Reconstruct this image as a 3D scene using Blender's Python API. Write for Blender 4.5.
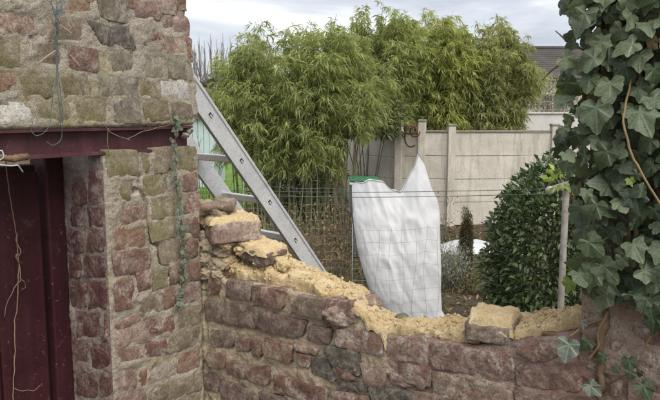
import bpy, math, random
import numpy as np
from mathutils import Vector, Matrix

# ------------------------------------------------------------------ camera, sky, sun, exposure
for o in list(bpy.data.objects): bpy.data.objects.remove(o)
scene = bpy.context.scene
COL = scene.collection
R = math.radians
EYE = 2.2                                   # eye height above the garden (m)
FPX, CX, CY = 680.0, 330.0, 200.0           # focal length and centre of the 660 x 400 photograph
PITCH = math.atan(92.0 / 680.0)             # horizon lies above the middle of the picture
cam_d = bpy.data.cameras.new('camera'); cam = bpy.data.objects.new('camera', cam_d); COL.objects.link(cam)
cam.location = (0, 0, EYE); cam.rotation_euler = (R(90) - PITCH, 0, 0)
cam_d.sensor_width = 36; cam_d.lens = 36 * FPX / 660; cam_d.clip_start = 0.05; cam_d.clip_end = 3000
scene.camera = cam
scene.render.resolution_x = 1024; scene.render.resolution_y = 621

SUN_EL, SUN_AZ = R(52), R(155)              # azimuth clockwise from +Y: behind the camera, to the right
world = bpy.data.worlds.new('World'); scene.world = world; world.use_nodes = True
wn = world.node_tree; wn.nodes.clear()
def WN(t, **k):
    n = wn.nodes.new(t)
    for a, b in k.items(): setattr(n, a, b)
    return n
w_out = WN('ShaderNodeOutputWorld'); w_bg = WN('ShaderNodeBackground'); w_bg2 = WN('ShaderNodeBackground'); w_mix = WN('ShaderNodeMixShader')
sky = WN('ShaderNodeTexSky', sky_type='NISHITA', sun_disc=False); sky.sun_elevation = SUN_EL; sky.sun_rotation = SUN_AZ
w_bg.inputs[1].default_value = 0.07
wn.links.new(sky.outputs[0], w_bg.inputs[0])
w_tc = WN('ShaderNodeTexCoord'); w_map = WN('ShaderNodeMapping'); w_map.inputs['Scale'].default_value = (1.0, 1.0, 4.5)
w_no = WN('ShaderNodeTexNoise'); w_no.inputs['Scale'].default_value = 3.4; w_no.inputs['Detail'].default_value = 7; w_no.inputs['Roughness'].default_value = 0.55
w_no.inputs['Distortion'].default_value = 0.35
w_rp = WN('ShaderNodeValToRGB')
w_rp.color_ramp.elements[0].position = 0.36; w_rp.color_ramp.elements[0].color = (0.47, 0.50, 0.58, 1)
w_rp.color_ramp.elements[1].position = 0.62; w_rp.color_ramp.elements[1].color = (0.92, 0.92, 0.91, 1)
e = w_rp.color_ramp.elements.new(0.52); e.color = (0.66, 0.68, 0.73, 1)
wn.links.new(w_tc.outputs['Generated'], w_map.inputs[0]); wn.links.new(w_map.outputs[0], w_no.inputs['Vector'])
wn.links.new(w_no.outputs[0], w_rp.inputs[0]); wn.links.new(w_rp.outputs[0], w_bg2.inputs[0])
w_bg2.inputs[1].default_value = 0.56
w_mix.inputs[0].default_value = 0.86
wn.links.new(w_bg.outputs[0], w_mix.inputs[1]); wn.links.new(w_bg2.outputs[0], w_mix.inputs[2]); wn.links.new(w_mix.outputs[0], w_out.inputs[0])

sun_d = bpy.data.lights.new('sun', 'SUN'); sun_d.energy = 1.5; sun_d.angle = R(50); sun_d.color = (1.0, 0.965, 0.91)
sun = bpy.data.objects.new('sun', sun_d); COL.objects.link(sun)
to_sun = Vector((math.sin(SUN_AZ) * math.cos(SUN_EL), math.cos(SUN_AZ) * math.cos(SUN_EL), math.sin(SUN_EL)))
sun.rotation_euler = to_sun.to_track_quat('Z', 'Y').to_euler(); sun.location = to_sun * 30
scene.view_settings.view_transform = 'Standard'; scene.view_settings.look = 'None'
scene.view_settings.exposure = 1.15; scene.view_settings.gamma = 1.0; scene.view_settings.use_curve_mapping = False
scene.render.engine = 'CYCLES'; scene.cycles.max_bounces = 6; scene.cycles.diffuse_bounces = 3; scene.cycles.glossy_bounces = 2; scene.cycles.transmission_bounces = 3

# ------------------------------------------------------------------ maths helpers
rng = np.random.default_rng(7); random.seed(7)
FW = np.array([0, math.cos(PITCH), -math.sin(PITCH)]); UPV = np.array([0, math.sin(PITCH), math.cos(PITCH)]); EYEP = np.array([0, 0, EYE])
def ray(x, y): return FW + np.array([1.0, 0, 0]) * (x - CX) / FPX + UPV * (CY - y) / FPX
def at(x, y, Y):                            # the point Y metres away that shows at photo position x, y
    r = ray(x, y); return EYEP + r * (Y / r[1])
def hit(x, y, p0, n):
    r = ray(x, y); return EYEP + r * (((p0 - EYEP) @ n) / (r @ n))
ANG = R(35)
U = np.array([math.sin(ANG), math.cos(ANG), 0.0])      # along the shed front, away from the camera
V = np.array([math.cos(ANG), -math.sin(ANG), 0.0])     # along the broken wall, towards the camera
Z = np.array([0, 0, 1.0])
CORNER = at(203, 300, 2.05) * np.array([1, 1, 0])
PW = 0.345                                             # pillar width
ARRIS = CORNER - U * PW
def Lsz(x, y): p = hit(x, y, CORNER, V); return (p - CORNER) @ U, p[2]
def Bsz(x, y, off=0.0): p = hit(x, y, CORNER + U * off, U); return (p - CORNER) @ V, p[2]
def Jsz(x, y): p = hit(x, y, ARRIS, U); return -((p - ARRIS) @ V), p[2]

def hash3(ix, iy, iz, seed):
    h = (ix.astype(np.int64) * 374761393 + iy.astype(np.int64) * 668265263 + iz.astype(np.int64) * 2147483647 + seed * 974711) & 0xFFFFFFFF
    h = ((h ^ (h >> 13)) * 1274126177) & 0xFFFFFFFF
    h = (h ^ (h >> 16)) & 0xFFFFFFFF
    return h.astype(np.float64) / 4294967295.0 * 2 - 1
def vnoise(p, seed=0):
    i = np.floor(p); f = p - i; f = f * f * f * (f * (f * 6 - 15) + 10)
    x, y, z = i[..., 0], i[..., 1], i[..., 2]; fx, fy, fz = f[..., 0], f[..., 1], f[..., 2]
    def h(a, b, c): return hash3(x + a, y + b, z + c, seed)
    a = h(0,0,0)*(1-fx)+h(1,0,0)*fx; b = h(0,1,0)*(1-fx)+h(1,1,0)*fx
    c = h(0,0,1)*(1-fx)+h(1,0,1)*fx; d = h(0,1,1)*(1-fx)+h(1,1,1)*fx
    return (a*(1-fy)+b*fy)*(1-fz)+(c*(1-fy)+d*fy)*fz
def fbm(p, scale, octv=4, seed=0, gain=0.5):
    p = np.asarray(p, float) * scale; s = 0; a = 1.0; t = 0
    for k in range(octv):
        s = s + a * vnoise(p + 17.3 * k, seed + k); t += a; a *= gain; p = p * 2.03
    return s / t

# ------------------------------------------------------------------ mesh helpers
def mesh_from(verts, faces, mats, smooth=True, mat_idx=None, uv=None):
    me = bpy.data.meshes.new('mesh')
    verts = np.asarray(verts, np.float32)
    if isinstance(faces, np.ndarray):
        n, k = faces.shape
        me.vertices.add(len(verts)); me.vertices.foreach_set('co', verts.ravel())
        me.loops.add(n * k); me.loops.foreach_set('vertex_index', faces.astype(np.int32).ravel())
        me.polygons.add(n); me.polygons.foreach_set('loop_start', np.arange(0, n * k, k, dtype=np.int32))
        me.update(calc_edges=True)
    else:
        me.from_pydata([tuple(map(float, v)) for v in verts], [], [tuple(int(i) for i in f) for f in faces]); me.update()
    if not isinstance(mats, (list, tuple)): mats = [mats]
    for m in mats: me.materials.append(m)
    if mat_idx is not None: me.polygons.foreach_set('material_index', np.asarray(mat_idx, np.int32))
    if smooth: me.polygons.foreach_set('use_smooth', np.ones(len(me.polygons), bool))
    if uv is not None:
        l = me.uv_layers.new(name='UVMap'); vi = np.zeros(len(me.loops), np.int32); me.loops.foreach_get('vertex_index', vi)
        l.data.foreach_set('uv', np.asarray(uv, np.float32)[vi].ravel())
    return me
def link(name, data, parent=None):
    o = bpy.data.objects.new(name, data); COL.objects.link(o)
    if parent is not None:
        o.parent = parent; o.matrix_parent_inverse = Matrix.Translation(-parent.location) if parent.type == 'EMPTY' else Matrix()
    return o
def obj(name, verts, faces, mats, parent=None, smooth=True, mat_idx=None, uv=None):
    return link(name, mesh_from(verts, faces, mats, smooth, mat_idx, uv), parent)
def tag(o, label=None, cat=None, group=None, kind=None):
    if label: o['label'] = label
    if cat: o['category'] = cat
    if group: o['group'] = group
    if kind: o['kind'] = kind
    return o
def thing(name, loc, label, cat, group=None):
    o = bpy.data.objects.new(name, None); COL.objects.link(o); o.location = tuple(float(c) for c in loc); o.empty_display_size = 0.1
    return tag(o, label, cat, group)
def grid_faces(nu, nv, wrap_u=False):
    i, j = np.meshgrid(np.arange(nu if wrap_u else nu - 1), np.arange(nv - 1), indexing='ij')
    a = i * nv + j; b = ((i + 1) % nu) * nv + j
    return np.stack([a, b, b + 1, a + 1], -1).reshape(-1, 4)
def tube(pts, rad, sides=6, cap=True):
    pts = np.asarray(pts, float); n = len(pts); rad = np.broadcast_to(np.asarray(rad, float), (n,))
    t = np.gradient(pts, axis=0); t /= np.linalg.norm(t, axis=1)[:, None] + 1e-9
    ref = np.array([0, 0, 1.0]) if abs(t[:, 2]).mean() < 0.8 else np.array([0.3, 1.0, 0])
    a = np.cross(t, ref); a /= np.linalg.norm(a, axis=1)[:, None] + 1e-9; b = np.cross(t, a)
    an = np.linspace(0, 2 * math.pi, sides, endpoint=False)
    vs = (pts[:, None] + (a[:, None] * np.cos(an)[None, :, None] + b[:, None] * np.sin(an)[None, :, None]) * rad[:, None, None]).reshape(-1, 3)
    fs = []
    for i in range(n - 1):
        for k in range(sides):
            fs.append((i*sides+k, i*sides+(k+1) % sides, (i+1)*sides+(k+1) % sides, (i+1)*sides+k))
    if cap:
        c0 = len(vs); vs = np.vstack([vs, pts[:1], pts[-1:]])
        for k in range(sides):
            fs.append((c0, (k+1) % sides, k, k)); fs.append((c0+1, (n-1)*sides+k, (n-1)*sides+(k+1) % sides, (n-1)*sides+(k+1) % sides))
    fs = [f if f[2] != f[3] else f[:3] for f in fs]
    return vs, fs
def tubes(list_):                                  # several tubes merged into one vertex/face pair
    V_, F_ = [], []; o = 0
    for vs, fs in list_:
        V_.append(vs); F_ += [tuple(i + o for i in f) for f in fs]; o += len(vs)
    return np.vstack(V_), F_
def smooth_path(p, n):
    p = np.asarray(p, float); d = np.r_[0, np.cumsum(np.linalg.norm(np.diff(p, axis=0), axis=1))]
    tt = np.linspace(0, d[-1], n); out = np.stack([np.interp(tt, d, p[:, k]) for k in range(p.shape[1])], 1)
    for _ in range(max(1, n // (len(p) * 3))):
        out[1:-1] = (out[:-2] + 2 * out[1:-1] + out[2:]) / 4
    return out
def box(cx, cy, cz, sx, sy, sz, bev=0.0):
    import bmesh
    bm = bmesh.new(); bmesh.ops.create_cube(bm, size=1.0)
    for v in bm.verts: v.co = Vector((v.co.x * sx, v.co.y * sy, v.co.z * sz))
    if bev: bmesh.ops.bevel(bm, geom=bm.edges[:], offset=bev, segments=2, affect='EDGES', profile=0.5)
    for v in bm.verts: v.co += Vector((cx, cy, cz))
    bm.verts.index_update()
    vs = np.array([v.co[:] for v in bm.verts]); fs = [tuple(v.index for v in f.verts) for f in bm.faces]; bm.free()
    return vs, fs
def to_frame(vs, o, ax, ay, az=Z):
    vs = np.asarray(vs); return np.asarray(o) + vs[:, :1] * ax + vs[:, 1:2] * ay + vs[:, 2:3] * az

# ------------------------------------------------------------------ materials
class NT:
    def __init__(s, name):
        s.m = bpy.data.materials.new(name); s.m.use_nodes = True; s.t = s.m.node_tree; s.t.nodes.clear()
        s.out = s.n('ShaderNodeOutputMaterial'); s.b = s.n('ShaderNodeBsdfPrincipled'); s.l(s.b.outputs[0], s.out.inputs[0])
    def n(s, t, **k):
        x = s.t.nodes.new(t)
        for a, b in k.items(): setattr(x, a, b)
        return x
    def l(s, a, b): s.t.links.new(a, b)
    def coords(s, kind='Object'): return s.n('ShaderNodeTexCoord').outputs[kind]
    def noise(s, scale, detail=4, rough=0.55, vec=None, dist=0.0):
        x = s.n('ShaderNodeTexNoise'); x.inputs['Scale'].default_value = scale; x.inputs['Detail'].default_value = detail
        x.inputs['Roughness'].default_value = rough; x.inputs['Distortion'].default_value = dist
        if vec is not None: s.l(vec, x.inputs['Vector'])
        return x.outputs[0]
    def ramp(s, fac, *stops):
        x = s.n('ShaderNodeValToRGB'); el = x.color_ramp.elements
        while len(el) < len(stops): el.new(0.5)
        for e_, (p, c) in zip(el, stops):
            e_.position = p; e_.color = (c, c, c, 1) if isinstance(c, (int, float)) else (*c, 1)
        s.l(fac, x.inputs[0]); return x.outputs[0]
    def mix(s, fac, a, b, mode='MIX'):
        x = s.n('ShaderNodeMix', data_type='RGBA', blend_type=mode)
        for v, i in ((fac, 0), (a, 6), (b, 7)):
            if hasattr(v, 'links'): s.l(v, x.inputs[i])
            elif isinstance(v, (int, float)): x.inputs[i].default_value = v if i == 0 else (v, v, v, 1)
            else: x.inputs[i].default_value = (*v, 1)
        return x.outputs[2]
    def math(s, op, a, b=0.5, c=None):
        x = s.n('ShaderNodeMath', operation=op)
        for i, v in enumerate((a, b, c)):
            if v is None: continue
            if hasattr(v, 'links'): s.l(v, x.inputs[i])
            else: x.inputs[i].default_value = v
        return x.outputs[0]
    def bump(s, h, strength=0.5, dist=0.01, prev=None):
        x = s.n('ShaderNodeBump'); x.inputs['Strength'].default_value = strength; x.inputs['Distance'].default_value = dist
        s.l(h, x.inputs['Height'])
        if prev is not None: s.l(prev, x.inputs['Normal'])
        s.l(x.outputs[0], s.b.inputs['Normal']); return x.outputs[0]
    def rough(s, v): s.b.inputs['Roughness'].default_value = v; s.b.inputs['Specular IOR Level'].default_value = 0.3
    def col(s, c):
        if hasattr(c, 'links'): s.l(c, s.b.inputs['Base Color'])
        else: s.b.inputs['Base Color'].default_value = (*c, 1)

def brick_mat(name, c, moss=0.0, lime=0.35, dark=0.3):
    t = NT(name); g = t.coords('Object'); rnd = t.n('ShaderNodeObjectInfo').outputs['Random']
    off = t.n('ShaderNodeVectorMath', operation='ADD'); cmb = t.n('ShaderNodeCombineXYZ')
    t.l(t.math('MULTIPLY', rnd, 31.0), cmb.inputs[0]); t.l(t.math('MULTIPLY', rnd, 17.0), cmb.inputs[2]); t.l(g, off.inputs[0]); t.l(cmb.outputs[0], off.inputs[1])
    p = off.outputs[0]
    c = np.array(c) * 0.84
    n1 = t.noise(44, 6, 0.7, p)
    base = t.ramp(n1, (0.28, tuple(c * 0.62)), (0.5, tuple(c)), (0.74, tuple(np.clip(c * 1.28 + 0.02, 0, 1))))
    hs = t.n('ShaderNodeHueSaturation'); t.l(base, hs.inputs['Color'])
    t.l(t.math('MULTIPLY_ADD', rnd, 0.03, 0.487), hs.inputs['Hue']); t.l(t.math('MULTIPLY_ADD', rnd, 0.34, 0.86), hs.inputs['Value'])
    k = hs.outputs[0]
    # dark specks, sooty patches, lime bloom and moss: stains with shapes of their own
    sp = t.ramp(t.noise(160, 3, 0.7, p), (0.34, 0.38), (0.46, 0.95), (0.66, 1.25)); k = t.mix(0.85, k, sp, 'MULTIPLY')
    so = t.ramp(t.noise(13, 5, 0.65, p, 0.6), (0.50, 0.0), (0.70, 1.0)); k = t.mix(t.math('MULTIPLY', so, dark), k, (0.05, 0.047, 0.042))
    li = t.ramp(t.noise(19, 6, 0.7, off.outputs[0], 0.9), (0.45, 0.0), (0.62, 1.0)); li = t.math('MULTIPLY', li, t.ramp(t.noise(120, 3, 0.7, p), (0.38, 0.1), (0.58, 1.0)))
    k = t.mix(t.math('MULTIPLY', li, min(1.0, lime * 1.15)), k, (0.60, 0.53, 0.44))
    if moss:
        mo = t.ramp(t.noise(16, 6, 0.7, g, 0.5), (0.40, 0.0), (0.62, 1.0)); k = t.mix(t.math('MULTIPLY', mo, moss), k, (0.17, 0.15, 0.055))
    t.col(k); t.rough(0.92)
    b1 = t.bump(t.noise(60, 5, 0.6, p), 0.6, 0.005); t.bump(t.noise(330, 3, 0.7, p), 0.7, 0.0025, b1)
    return t.m
BM = {
    'R': brick_mat('brick_red', (0.225, 0.120, 0.094), 0.10, 0.60, 0.28),
    'O': brick_mat('brick_orange', (0.275, 0.150, 0.105), 0.25, 0.5, 0.28),
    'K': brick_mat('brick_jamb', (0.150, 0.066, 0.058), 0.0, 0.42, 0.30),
    'Q': brick_mat('brick_dusky_red', (0.235, 0.138, 0.105), 0.12, 0.45, 0.32),
    'B': brick_mat('brick_brown', (0.245, 0.185, 0.140), 0.35, 0.45, 0.30),
    'G': brick_mat('brick_grey', (0.235, 0.200, 0.162), 0.35, 0.45, 0.35),
    'M': brick_mat('brick_mossy', (0.245, 0.200, 0.130), 0.70, 0.4, 0.30),
    'D': brick_mat('brick_dark', (0.21, 0.142, 0.114), 0.06, 0.40, 0.40),
    'P': brick_mat('brick_pinkish', (0.33, 0.225, 0.180), 0.06, 0.55, 0.22),
    'S': brick_mat('brick_smeared', (0.265, 0.160, 0.126), 0.05, 0.70, 0.32),
    'W': brick_mat('brick_whitewashed', (0.62, 0.59, 0.54), 0.12, 0.5, 0.30),
    'Y': brick_mat('brick_pale', (0.42, 0.345, 0.275), 0.1, 0.5, 0.2),
    'X': brick_mat('brick_sooty', (0.125, 0.108, 0.092), 0.12, 0.45, 0.40),
}
def mortar_mat(name, c1, c2, moss=0.0, zlo=0, zhi=1, pink=0.0):
    t = NT(name); g = t.coords('Object')
    k = t.ramp(t.noise(9, 6, 0.65, g, 0.4), (0.32, c1), (0.68, c2))
    gr = t.ramp(t.noise(260, 4, 0.75, g), (0.30, 0.45), (0.48, 0.98), (0.68, 1.40)); k = t.mix(1.0, k, gr, 'MULTIPLY')
    pb = t.ramp(t.noise(70, 3, 0.6, g), (0.26, 0.5), (0.38, 1.0)); k = t.mix(0.8, k, pb, 'MULTIPLY')
    gy = t.ramp(t.noise(24, 6, 0.75, g, 0.6), (0.50, 0.0), (0.68, 1.0)); k = t.mix(t.math('MULTIPLY', gy, 0.55), k, (0.19, 0.17, 0.14))
    wh = t.ramp(t.noise(17, 5, 0.7, g, 0.8), (0.56, 0.0), (0.70, 1.0)); k = t.mix(t.math('MULTIPLY', wh, 0.35), k, (0.62, 0.57, 0.49))
    if pink:
        pk = t.ramp(t.noise(11, 5, 0.6, g, 0.7), (0.42, 0.0), (0.62, 1.0)); k = t.mix(t.math('MULTIPLY', pk, pink), k, (0.30, 0.17, 0.135))
    if moss:
        mo = t.ramp(t.noise(10, 6, 0.72, g, 0.5), (0.47, 0.0), (0.62, 1.0))
        zz = t.n('ShaderNodeSeparateXYZ'); t.l(g, zz.inputs[0])
        zm = t.ramp(t.n('ShaderNodeMapRange').outputs[0], (0, 0.0), (1, 1.0))
        mr = [x for x in t.t.nodes if x.type == 'MAP_RANGE'][-1]; mr.inputs[1].default_value = zhi; mr.inputs[2].default_value = zlo; t.l(zz.outputs[2], mr.inputs[0])
        k = t.mix(t.math('MULTIPLY', t.math('MULTIPLY', mo, zm), moss), k, (0.30, 0.255, 0.085))
    t.col(k); t.rough(0.95)
    b1 = t.bump(t.noise(70, 4, 0.6, g), 0.6, 0.004); t.bump(t.noise(280, 3, 0.7, g), 0.9, 0.0035, b1)
    return t.m
M_MORT_UP = mortar_mat('lime_mortar_mossy', (0.295, 0.255, 0.195), (0.455, 0.405, 0.325), 0.7, 2.15, 2.45)
M_MORT_PI = mortar_mat('lime_mortar_cream', (0.315, 0.26, 0.20), (0.50, 0.435, 0.35), 0.4, 1.85, 2.15)
M_MORT_BR = mortar_mat('sandy_mortar_grey', (0.40, 0.325, 0.215), (0.58, 0.485, 0.335), 0.0, 0, 1, 0.22)
M_MORT_SM = mortar_mat('smeared_pink_mortar', (0.26, 0.185, 0.15), (0.40, 0.315, 0.255), 0.0, 0, 1, 0.75)
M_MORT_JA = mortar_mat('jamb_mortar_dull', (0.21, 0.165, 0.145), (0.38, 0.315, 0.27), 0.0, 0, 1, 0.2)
M_MORT_CO = mortar_mat('sandy_mortar_pink', (0.34, 0.255, 0.20), (0.49, 0.40, 0.32), 0.0, 0, 1, 0.65)
def sand_mat():
    t = NT('fresh_yellow_mortar'); g = t.coords('Object')
    k = t.ramp(t.noise(14, 5, 0.6, g, 0.3), (0.3, (0.69, 0.505, 0.265)), (0.7, (0.84, 0.675, 0.40)))
    gr = t.ramp(t.noise(220, 3, 0.7, g), (0.30, 0.62), (0.5, 1.0), (0.7, 1.12)); k = t.mix(0.9, k, gr, 'MULTIPLY')
    du = t.ramp(t.noise(34, 4, 0.7, g, 0.4), (0.58, 0.0), (0.74, 1.0)); k = t.mix(t.math('MULTIPLY', du, 0.5), k, (0.30, 0.19, 0.11))
    t.col(k); t.rough(0.96)
    b1 = t.bump(t.noise(55, 6, 0.7, g), 0.7, 0.015); t.bump(t.noise(260, 3, 0.7, g), 0.7, 0.005, b1)
    return t.m
M_SAND = sand_mat()
def plain(name, c, rough=0.6, var=0.25, scale=8, metal=0.0, bump=0.15, bdist=0.005):
    t = NT(name); g = t.coords('Object'); c = np.array(c)
    t.col(t.ramp(t.noise(scale, 5, 0.6, g), (0.3, tuple(c * (1 - var))), (0.7, tuple(np.clip(c * (1 + var), 0, 1)))))
    t.rough(rough); t.b.inputs['Metallic'].default_value = metal
    if bump: t.bump(t.noise(scale * 9, 4, 0.6, g), bump, bdist)
    return t.m
def worn(name, c, c2, rough, scale, lo, hi, metal=0.0, bump=0.25):
    t = NT(name); g = t.coords('Object')
    k = t.ramp(t.noise(scale, 7, 0.7, g, 0.5), (lo, c), (hi, c2)); k = t.mix(0.5, k, t.ramp(t.noise(scale * 9, 3, 0.6, g), (0.3, 0.6), (0.6, 1.0)), 'MULTIPLY')
    t.col(k); t.rough(rough); t.b.inputs['Metallic'].default_value = metal; t.bump(t.noise(scale * 7, 5, 0.65, g), bump, 0.006)
    return t.m
def leaf_mat(name, c, c2, trans=0.3, rough=0.45, spec=0.4):
    t = NT(name); geo = t.n('ShaderNodeNewGeometry'); g = t.coords('Object')
    k = t.ramp(geo.outputs['Random Per Island'], (0.0, c), (0.65, c2), (1.0, tuple(np.clip(np.array(c2) * np.array([1.45, 1.25, 1.1]), 0, 1))))
    k = t.mix(0.7, k, t.ramp(t.noise(1.4, 3, 0.5, g), (0.35, 0.8), (0.65, 1.18)), 'MULTIPLY')
    t.col(k); t.rough(rough); t.b.inputs['Specular IOR Level'].default_value = spec
    tr = t.n('ShaderNodeBsdfTranslucent'); t.l(t.mix(1.0, k, (1.2, 1.2, 0.75), 'MULTIPLY'), tr.inputs[0]); mx = t.n('ShaderNodeMixShader'); mx.inputs[0].default_value = trans
    t.l(t.b.outputs[0], mx.inputs[1]); t.l(tr.outputs[0], mx.inputs[2]); t.l(mx.outputs[0], t.out.inputs[0])
    return t.m
def ivy_mat(name, c, c2, vein, dust=0.25):
    t = NT(name); uv = t.n('ShaderNodeUVMap').outputs[0]; sx = t.n('ShaderNodeSeparateXYZ'); t.l(uv, sx.inputs[0])
    x = t.math('SUBTRACT', sx.outputs[0], 0.5); y = t.math('SUBTRACT', sx.outputs[1], 0.5)
    m = None
    for a in (0, 52, -52, 108, -108):                  # five main veins running out from the stalk
        ca, sa = math.cos(R(a)), math.sin(R(a))
        d = t.math('ABSOLUTE', t.math('SUBTRACT', t.math('MULTIPLY', x, ca), t.math('MULTIPLY', y, sa)))
        al = t.math('ADD', t.math('MULTIPLY', x, sa), t.math('MULTIPLY', y, ca))
        d = t.math('ADD', d, t.math('MULTIPLY', t.math('LESS_THAN', al, 0.0), 1.0))
        m = d if m is None else t.math('MINIMUM', m, d)
    vm = t.ramp(m, (0.0, 1.0), (0.011, 0.75), (0.024, 0.0))
    rnd = t.n('ShaderNodeObjectInfo').outputs['Random']; g = t.coords('Object')
    k = t.mix(rnd, c, c2)
    k = t.mix(0.75, k, t.ramp(t.noise(14, 5, 0.6, uv), (0.3, 0.6), (0.7, 1.3)), 'MULTIPLY')
    k = t.mix(t.math('MULTIPLY', vm, 0.4), k, vein)
    du = t.ramp(t.noise(9, 6, 0.75, g, 0.5), (0.46, 0.0), (0.72, 1.0)); k = t.mix(t.math('MULTIPLY', du, dust), k, (0.34, 0.35, 0.28))
    t.col(k); t.rough(0.34); t.b.inputs['Specular IOR Level'].default_value = 0.5
    h = t.math('SUBTRACT', t.noise(40, 3, 0.6, uv), t.math('MULTIPLY', vm, 0.8)); t.bump(h, 0.35, 0.004)
    tr = t.n('ShaderNodeBsdfTranslucent'); t.l(t.mix(1.0, k, (1.4, 1.5, 0.6), 'MULTIPLY'), tr.inputs[0]); mx = t.n('ShaderNodeMixShader'); mx.inputs[0].default_value = 0.16
    t.l(t.b.outputs[0], mx.inputs[1]); t.l(tr.outputs[0], mx.inputs[2]); t.l(mx.outputs[0], t.out.inputs[0])
    return t.m

# ------------------------------------------------------------------ ground
def ground():
    t = NT('garden_soil'); g = t.coords('Object')
    k = t.ramp(t.noise(0.9, 6, 0.65, g, 0.4), (0.32, (0.075, 0.058, 0.04)), (0.6, (0.135, 0.108, 0.072)), (0.75, (0.10, 0.12, 0.05)))
    k = t.mix(0.9, k, t.ramp(t.noise(28, 5, 0.75, g), (0.3, 0.4), (0.65, 1.4)), 'MULTIPLY')
    t.col(k); t.rough(0.95); t.bump(t.noise(14, 6, 0.7, g), 1.0, 0.08)
    xs = np.r_[-900, -300, -100, -40, -15, np.linspace(-6, 7, 105), 15, 40, 100, 300, 900]; ys = np.r_[-300, -60, -8, np.linspace(1, 17, 130), 25, 50, 120, 400, 1500]
    X, Y = np.meshgrid(xs, ys, indexing='ij'); p = np.stack([X, Y, np.zeros_like(X)], -1)
    w = ((X > -6) & (X < 7) & (Y > 2) & (Y < 17)).astype(float)
    p[..., 2] = (fbm(p, 1.3, 5, 3) * 0.06 - 0.03) * w - 0.02
    o = obj('ground', p.reshape(-1, 3), grid_faces(len(xs), len(ys)), t.m); tag(o, kind='structure')
ground()
def gz(x, y): return float(fbm(np.array([[x, y, 0.0]]), 1.3, 5, 3)[0] * 0.06 - 0.05)

# ------------------------------------------------------------------ bricks and mortar
def make_brick(quad, org, al, nrm, mat, parent, proud=0.004, depth=0.06, seed=0, nx=None, ny=None, amp=0.0028):
    """quad: four corners (along, height) TL TR BR BL on a wall through org; the brick reaches back into the wall"""
    q = np.array(quad, float); w = (np.linalg.norm(q[1]-q[0]) + np.linalg.norm(q[2]-q[3])) / 2; h = (np.linalg.norm(q[3]-q[0]) + np.linalg.norm(q[2]-q[1])) / 2
    nx = nx or int(np.clip(w / 0.009, 5, 26)); ny = ny or int(np.clip(h / 0.009, 5, 9))
    u_ = 0.5 - 0.5 * np.cos(np.linspace(0, math.pi, nx)) * 0.35 - 0.5 * 0.65 * (1 - 2 * np.linspace(0, 1, nx)); v_ = 0.5 - 0.5 * np.cos(np.linspace(0, math.pi, ny)) * 0.45 - 0.5 * 0.55 * (1 - 2 * np.linspace(0, 1, ny))
    a, b = np.meshgrid(u_, v_, indexing='ij')
    P2 = ((1-a)*(1-b))[..., None]*q[0] + (a*(1-b))[..., None]*q[1] + (a*b)[..., None]*q[2] + ((1-a)*b)[..., None]*q[3]
    cen = q.mean(0); r = 0.0045
    ex = np.minimum(a, 1-a) * w; ey = np.minimum(b, 1-b) * h
    # rounded, chipped corners and a wobbling outline
    cr = np.clip(1 - np.hypot(ex, ey) / 0.011, 0, 1); P2 = P2 + (cen - P2) * (cr * 0.05 * (1 + math.sin(seed * 7.1)))[..., None]
    n3 = np.concatenate([P2, np.full(P2.shape[:2] + (1,), seed * 1.37)], -1)
    ebd = np.clip(1 - np.minimum(ex, ey) / 0.02, 0, 1)
    P2 = P2 + np.stack([fbm(n3, 34, 3, 11), fbm(n3, 34, 3, 12)], -1) * (0.0030 * (0.35 + ebd))[..., None]
    ed = np.minimum(ex, ey); rr = np.clip(1 - ed / r, 0, 1); out = proud - r * 0.45 * rr ** 2
    out = out + fbm(n3, 30, 4, 5) * amp * 1.6 + fbm(n3, 110, 3, 6) * amp * 0.8
    ch = fbm(n3, 22, 2, 9); out = out - np.clip(ch - 0.38, 0, 1) * 0.02 * (0.3 + ebd)
    P3 = org + P2[..., :1] * al + P2[..., 1:] * Z + out[..., None] * nrm
    vs = P3.reshape(-1, 3); fs = grid_faces(nx, ny)
    loop = [i*ny for i in range(nx)] + [(nx-1)*ny + j for j in range(1, ny)] + [i*ny + ny-1 for i in range(nx-2, -1, -1)] + [j for j in range(ny-2, 0, -1)]
    k = len(loop); base = len(vs); vs = np.vstack([vs, vs[loop], vs[loop] - nrm * depth])          # the sides have corners of their own, so the arris stays crisp
    sk = np.array([[base+i, base+k+i, base+k+(i+1) % k, base+(i+1) % k] for i in range(k)])
    fs = np.vstack([fs, sk])
    cw = org + cen[0] * al + cen[1] * Z; o = obj('brick', vs - cw, fs, mat)
    o.location = tuple(cw); o.parent = parent; o.matrix_parent_inverse = parent.matrix_basis.inverted() if parent else Matrix()
    return o
GROW = {'L': (1.13, 1.30), 'B': (1.05, 1.13), 'J': (1.08, 1.10), 'C': (1.05, 1.08)}
def grow(q, face): m_ = np.mean(q, 0); return [tuple(m_ + (np.array(a_) - m_) * np.array(GROW[face])) for a_ in q]
BRICKS_SZ = {'L': [], 'B': [], 'J': [], 'C': []}
_seed = [0]
def px_brick(face, c, pts, parent, **k):
    f = {'L': Lsz, 'B': Bsz, 'J': Jsz, 'C': Bsz}[face]; q = [f(*p) for p in pts]; q = grow(q, face)
    sz_brick(face, c, q, parent, **k)
def sz_brick(face, c, q, parent, **k):
    _seed[0] += 1
    org, al, nr = {'L': (CORNER, U, V), 'B': (CORNER, V, -U), 'C': (CORNER, V, -U), 'J': (ARRIS, -V, -U)}[face]
    pr = k.pop('proud', None); pr = random.uniform(0.0, 0.0040) if pr is None else pr
    if face == 'J': q = [(max(a_, 0.012), b_) for a_, b_ in (q[1], q[0], q[3], q[2])]
    BRICKS_SZ[face].append(q)
    make_brick(q, org, al, nr, BM[c], parent, proud=pr, seed=_seed[0], **k)

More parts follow.
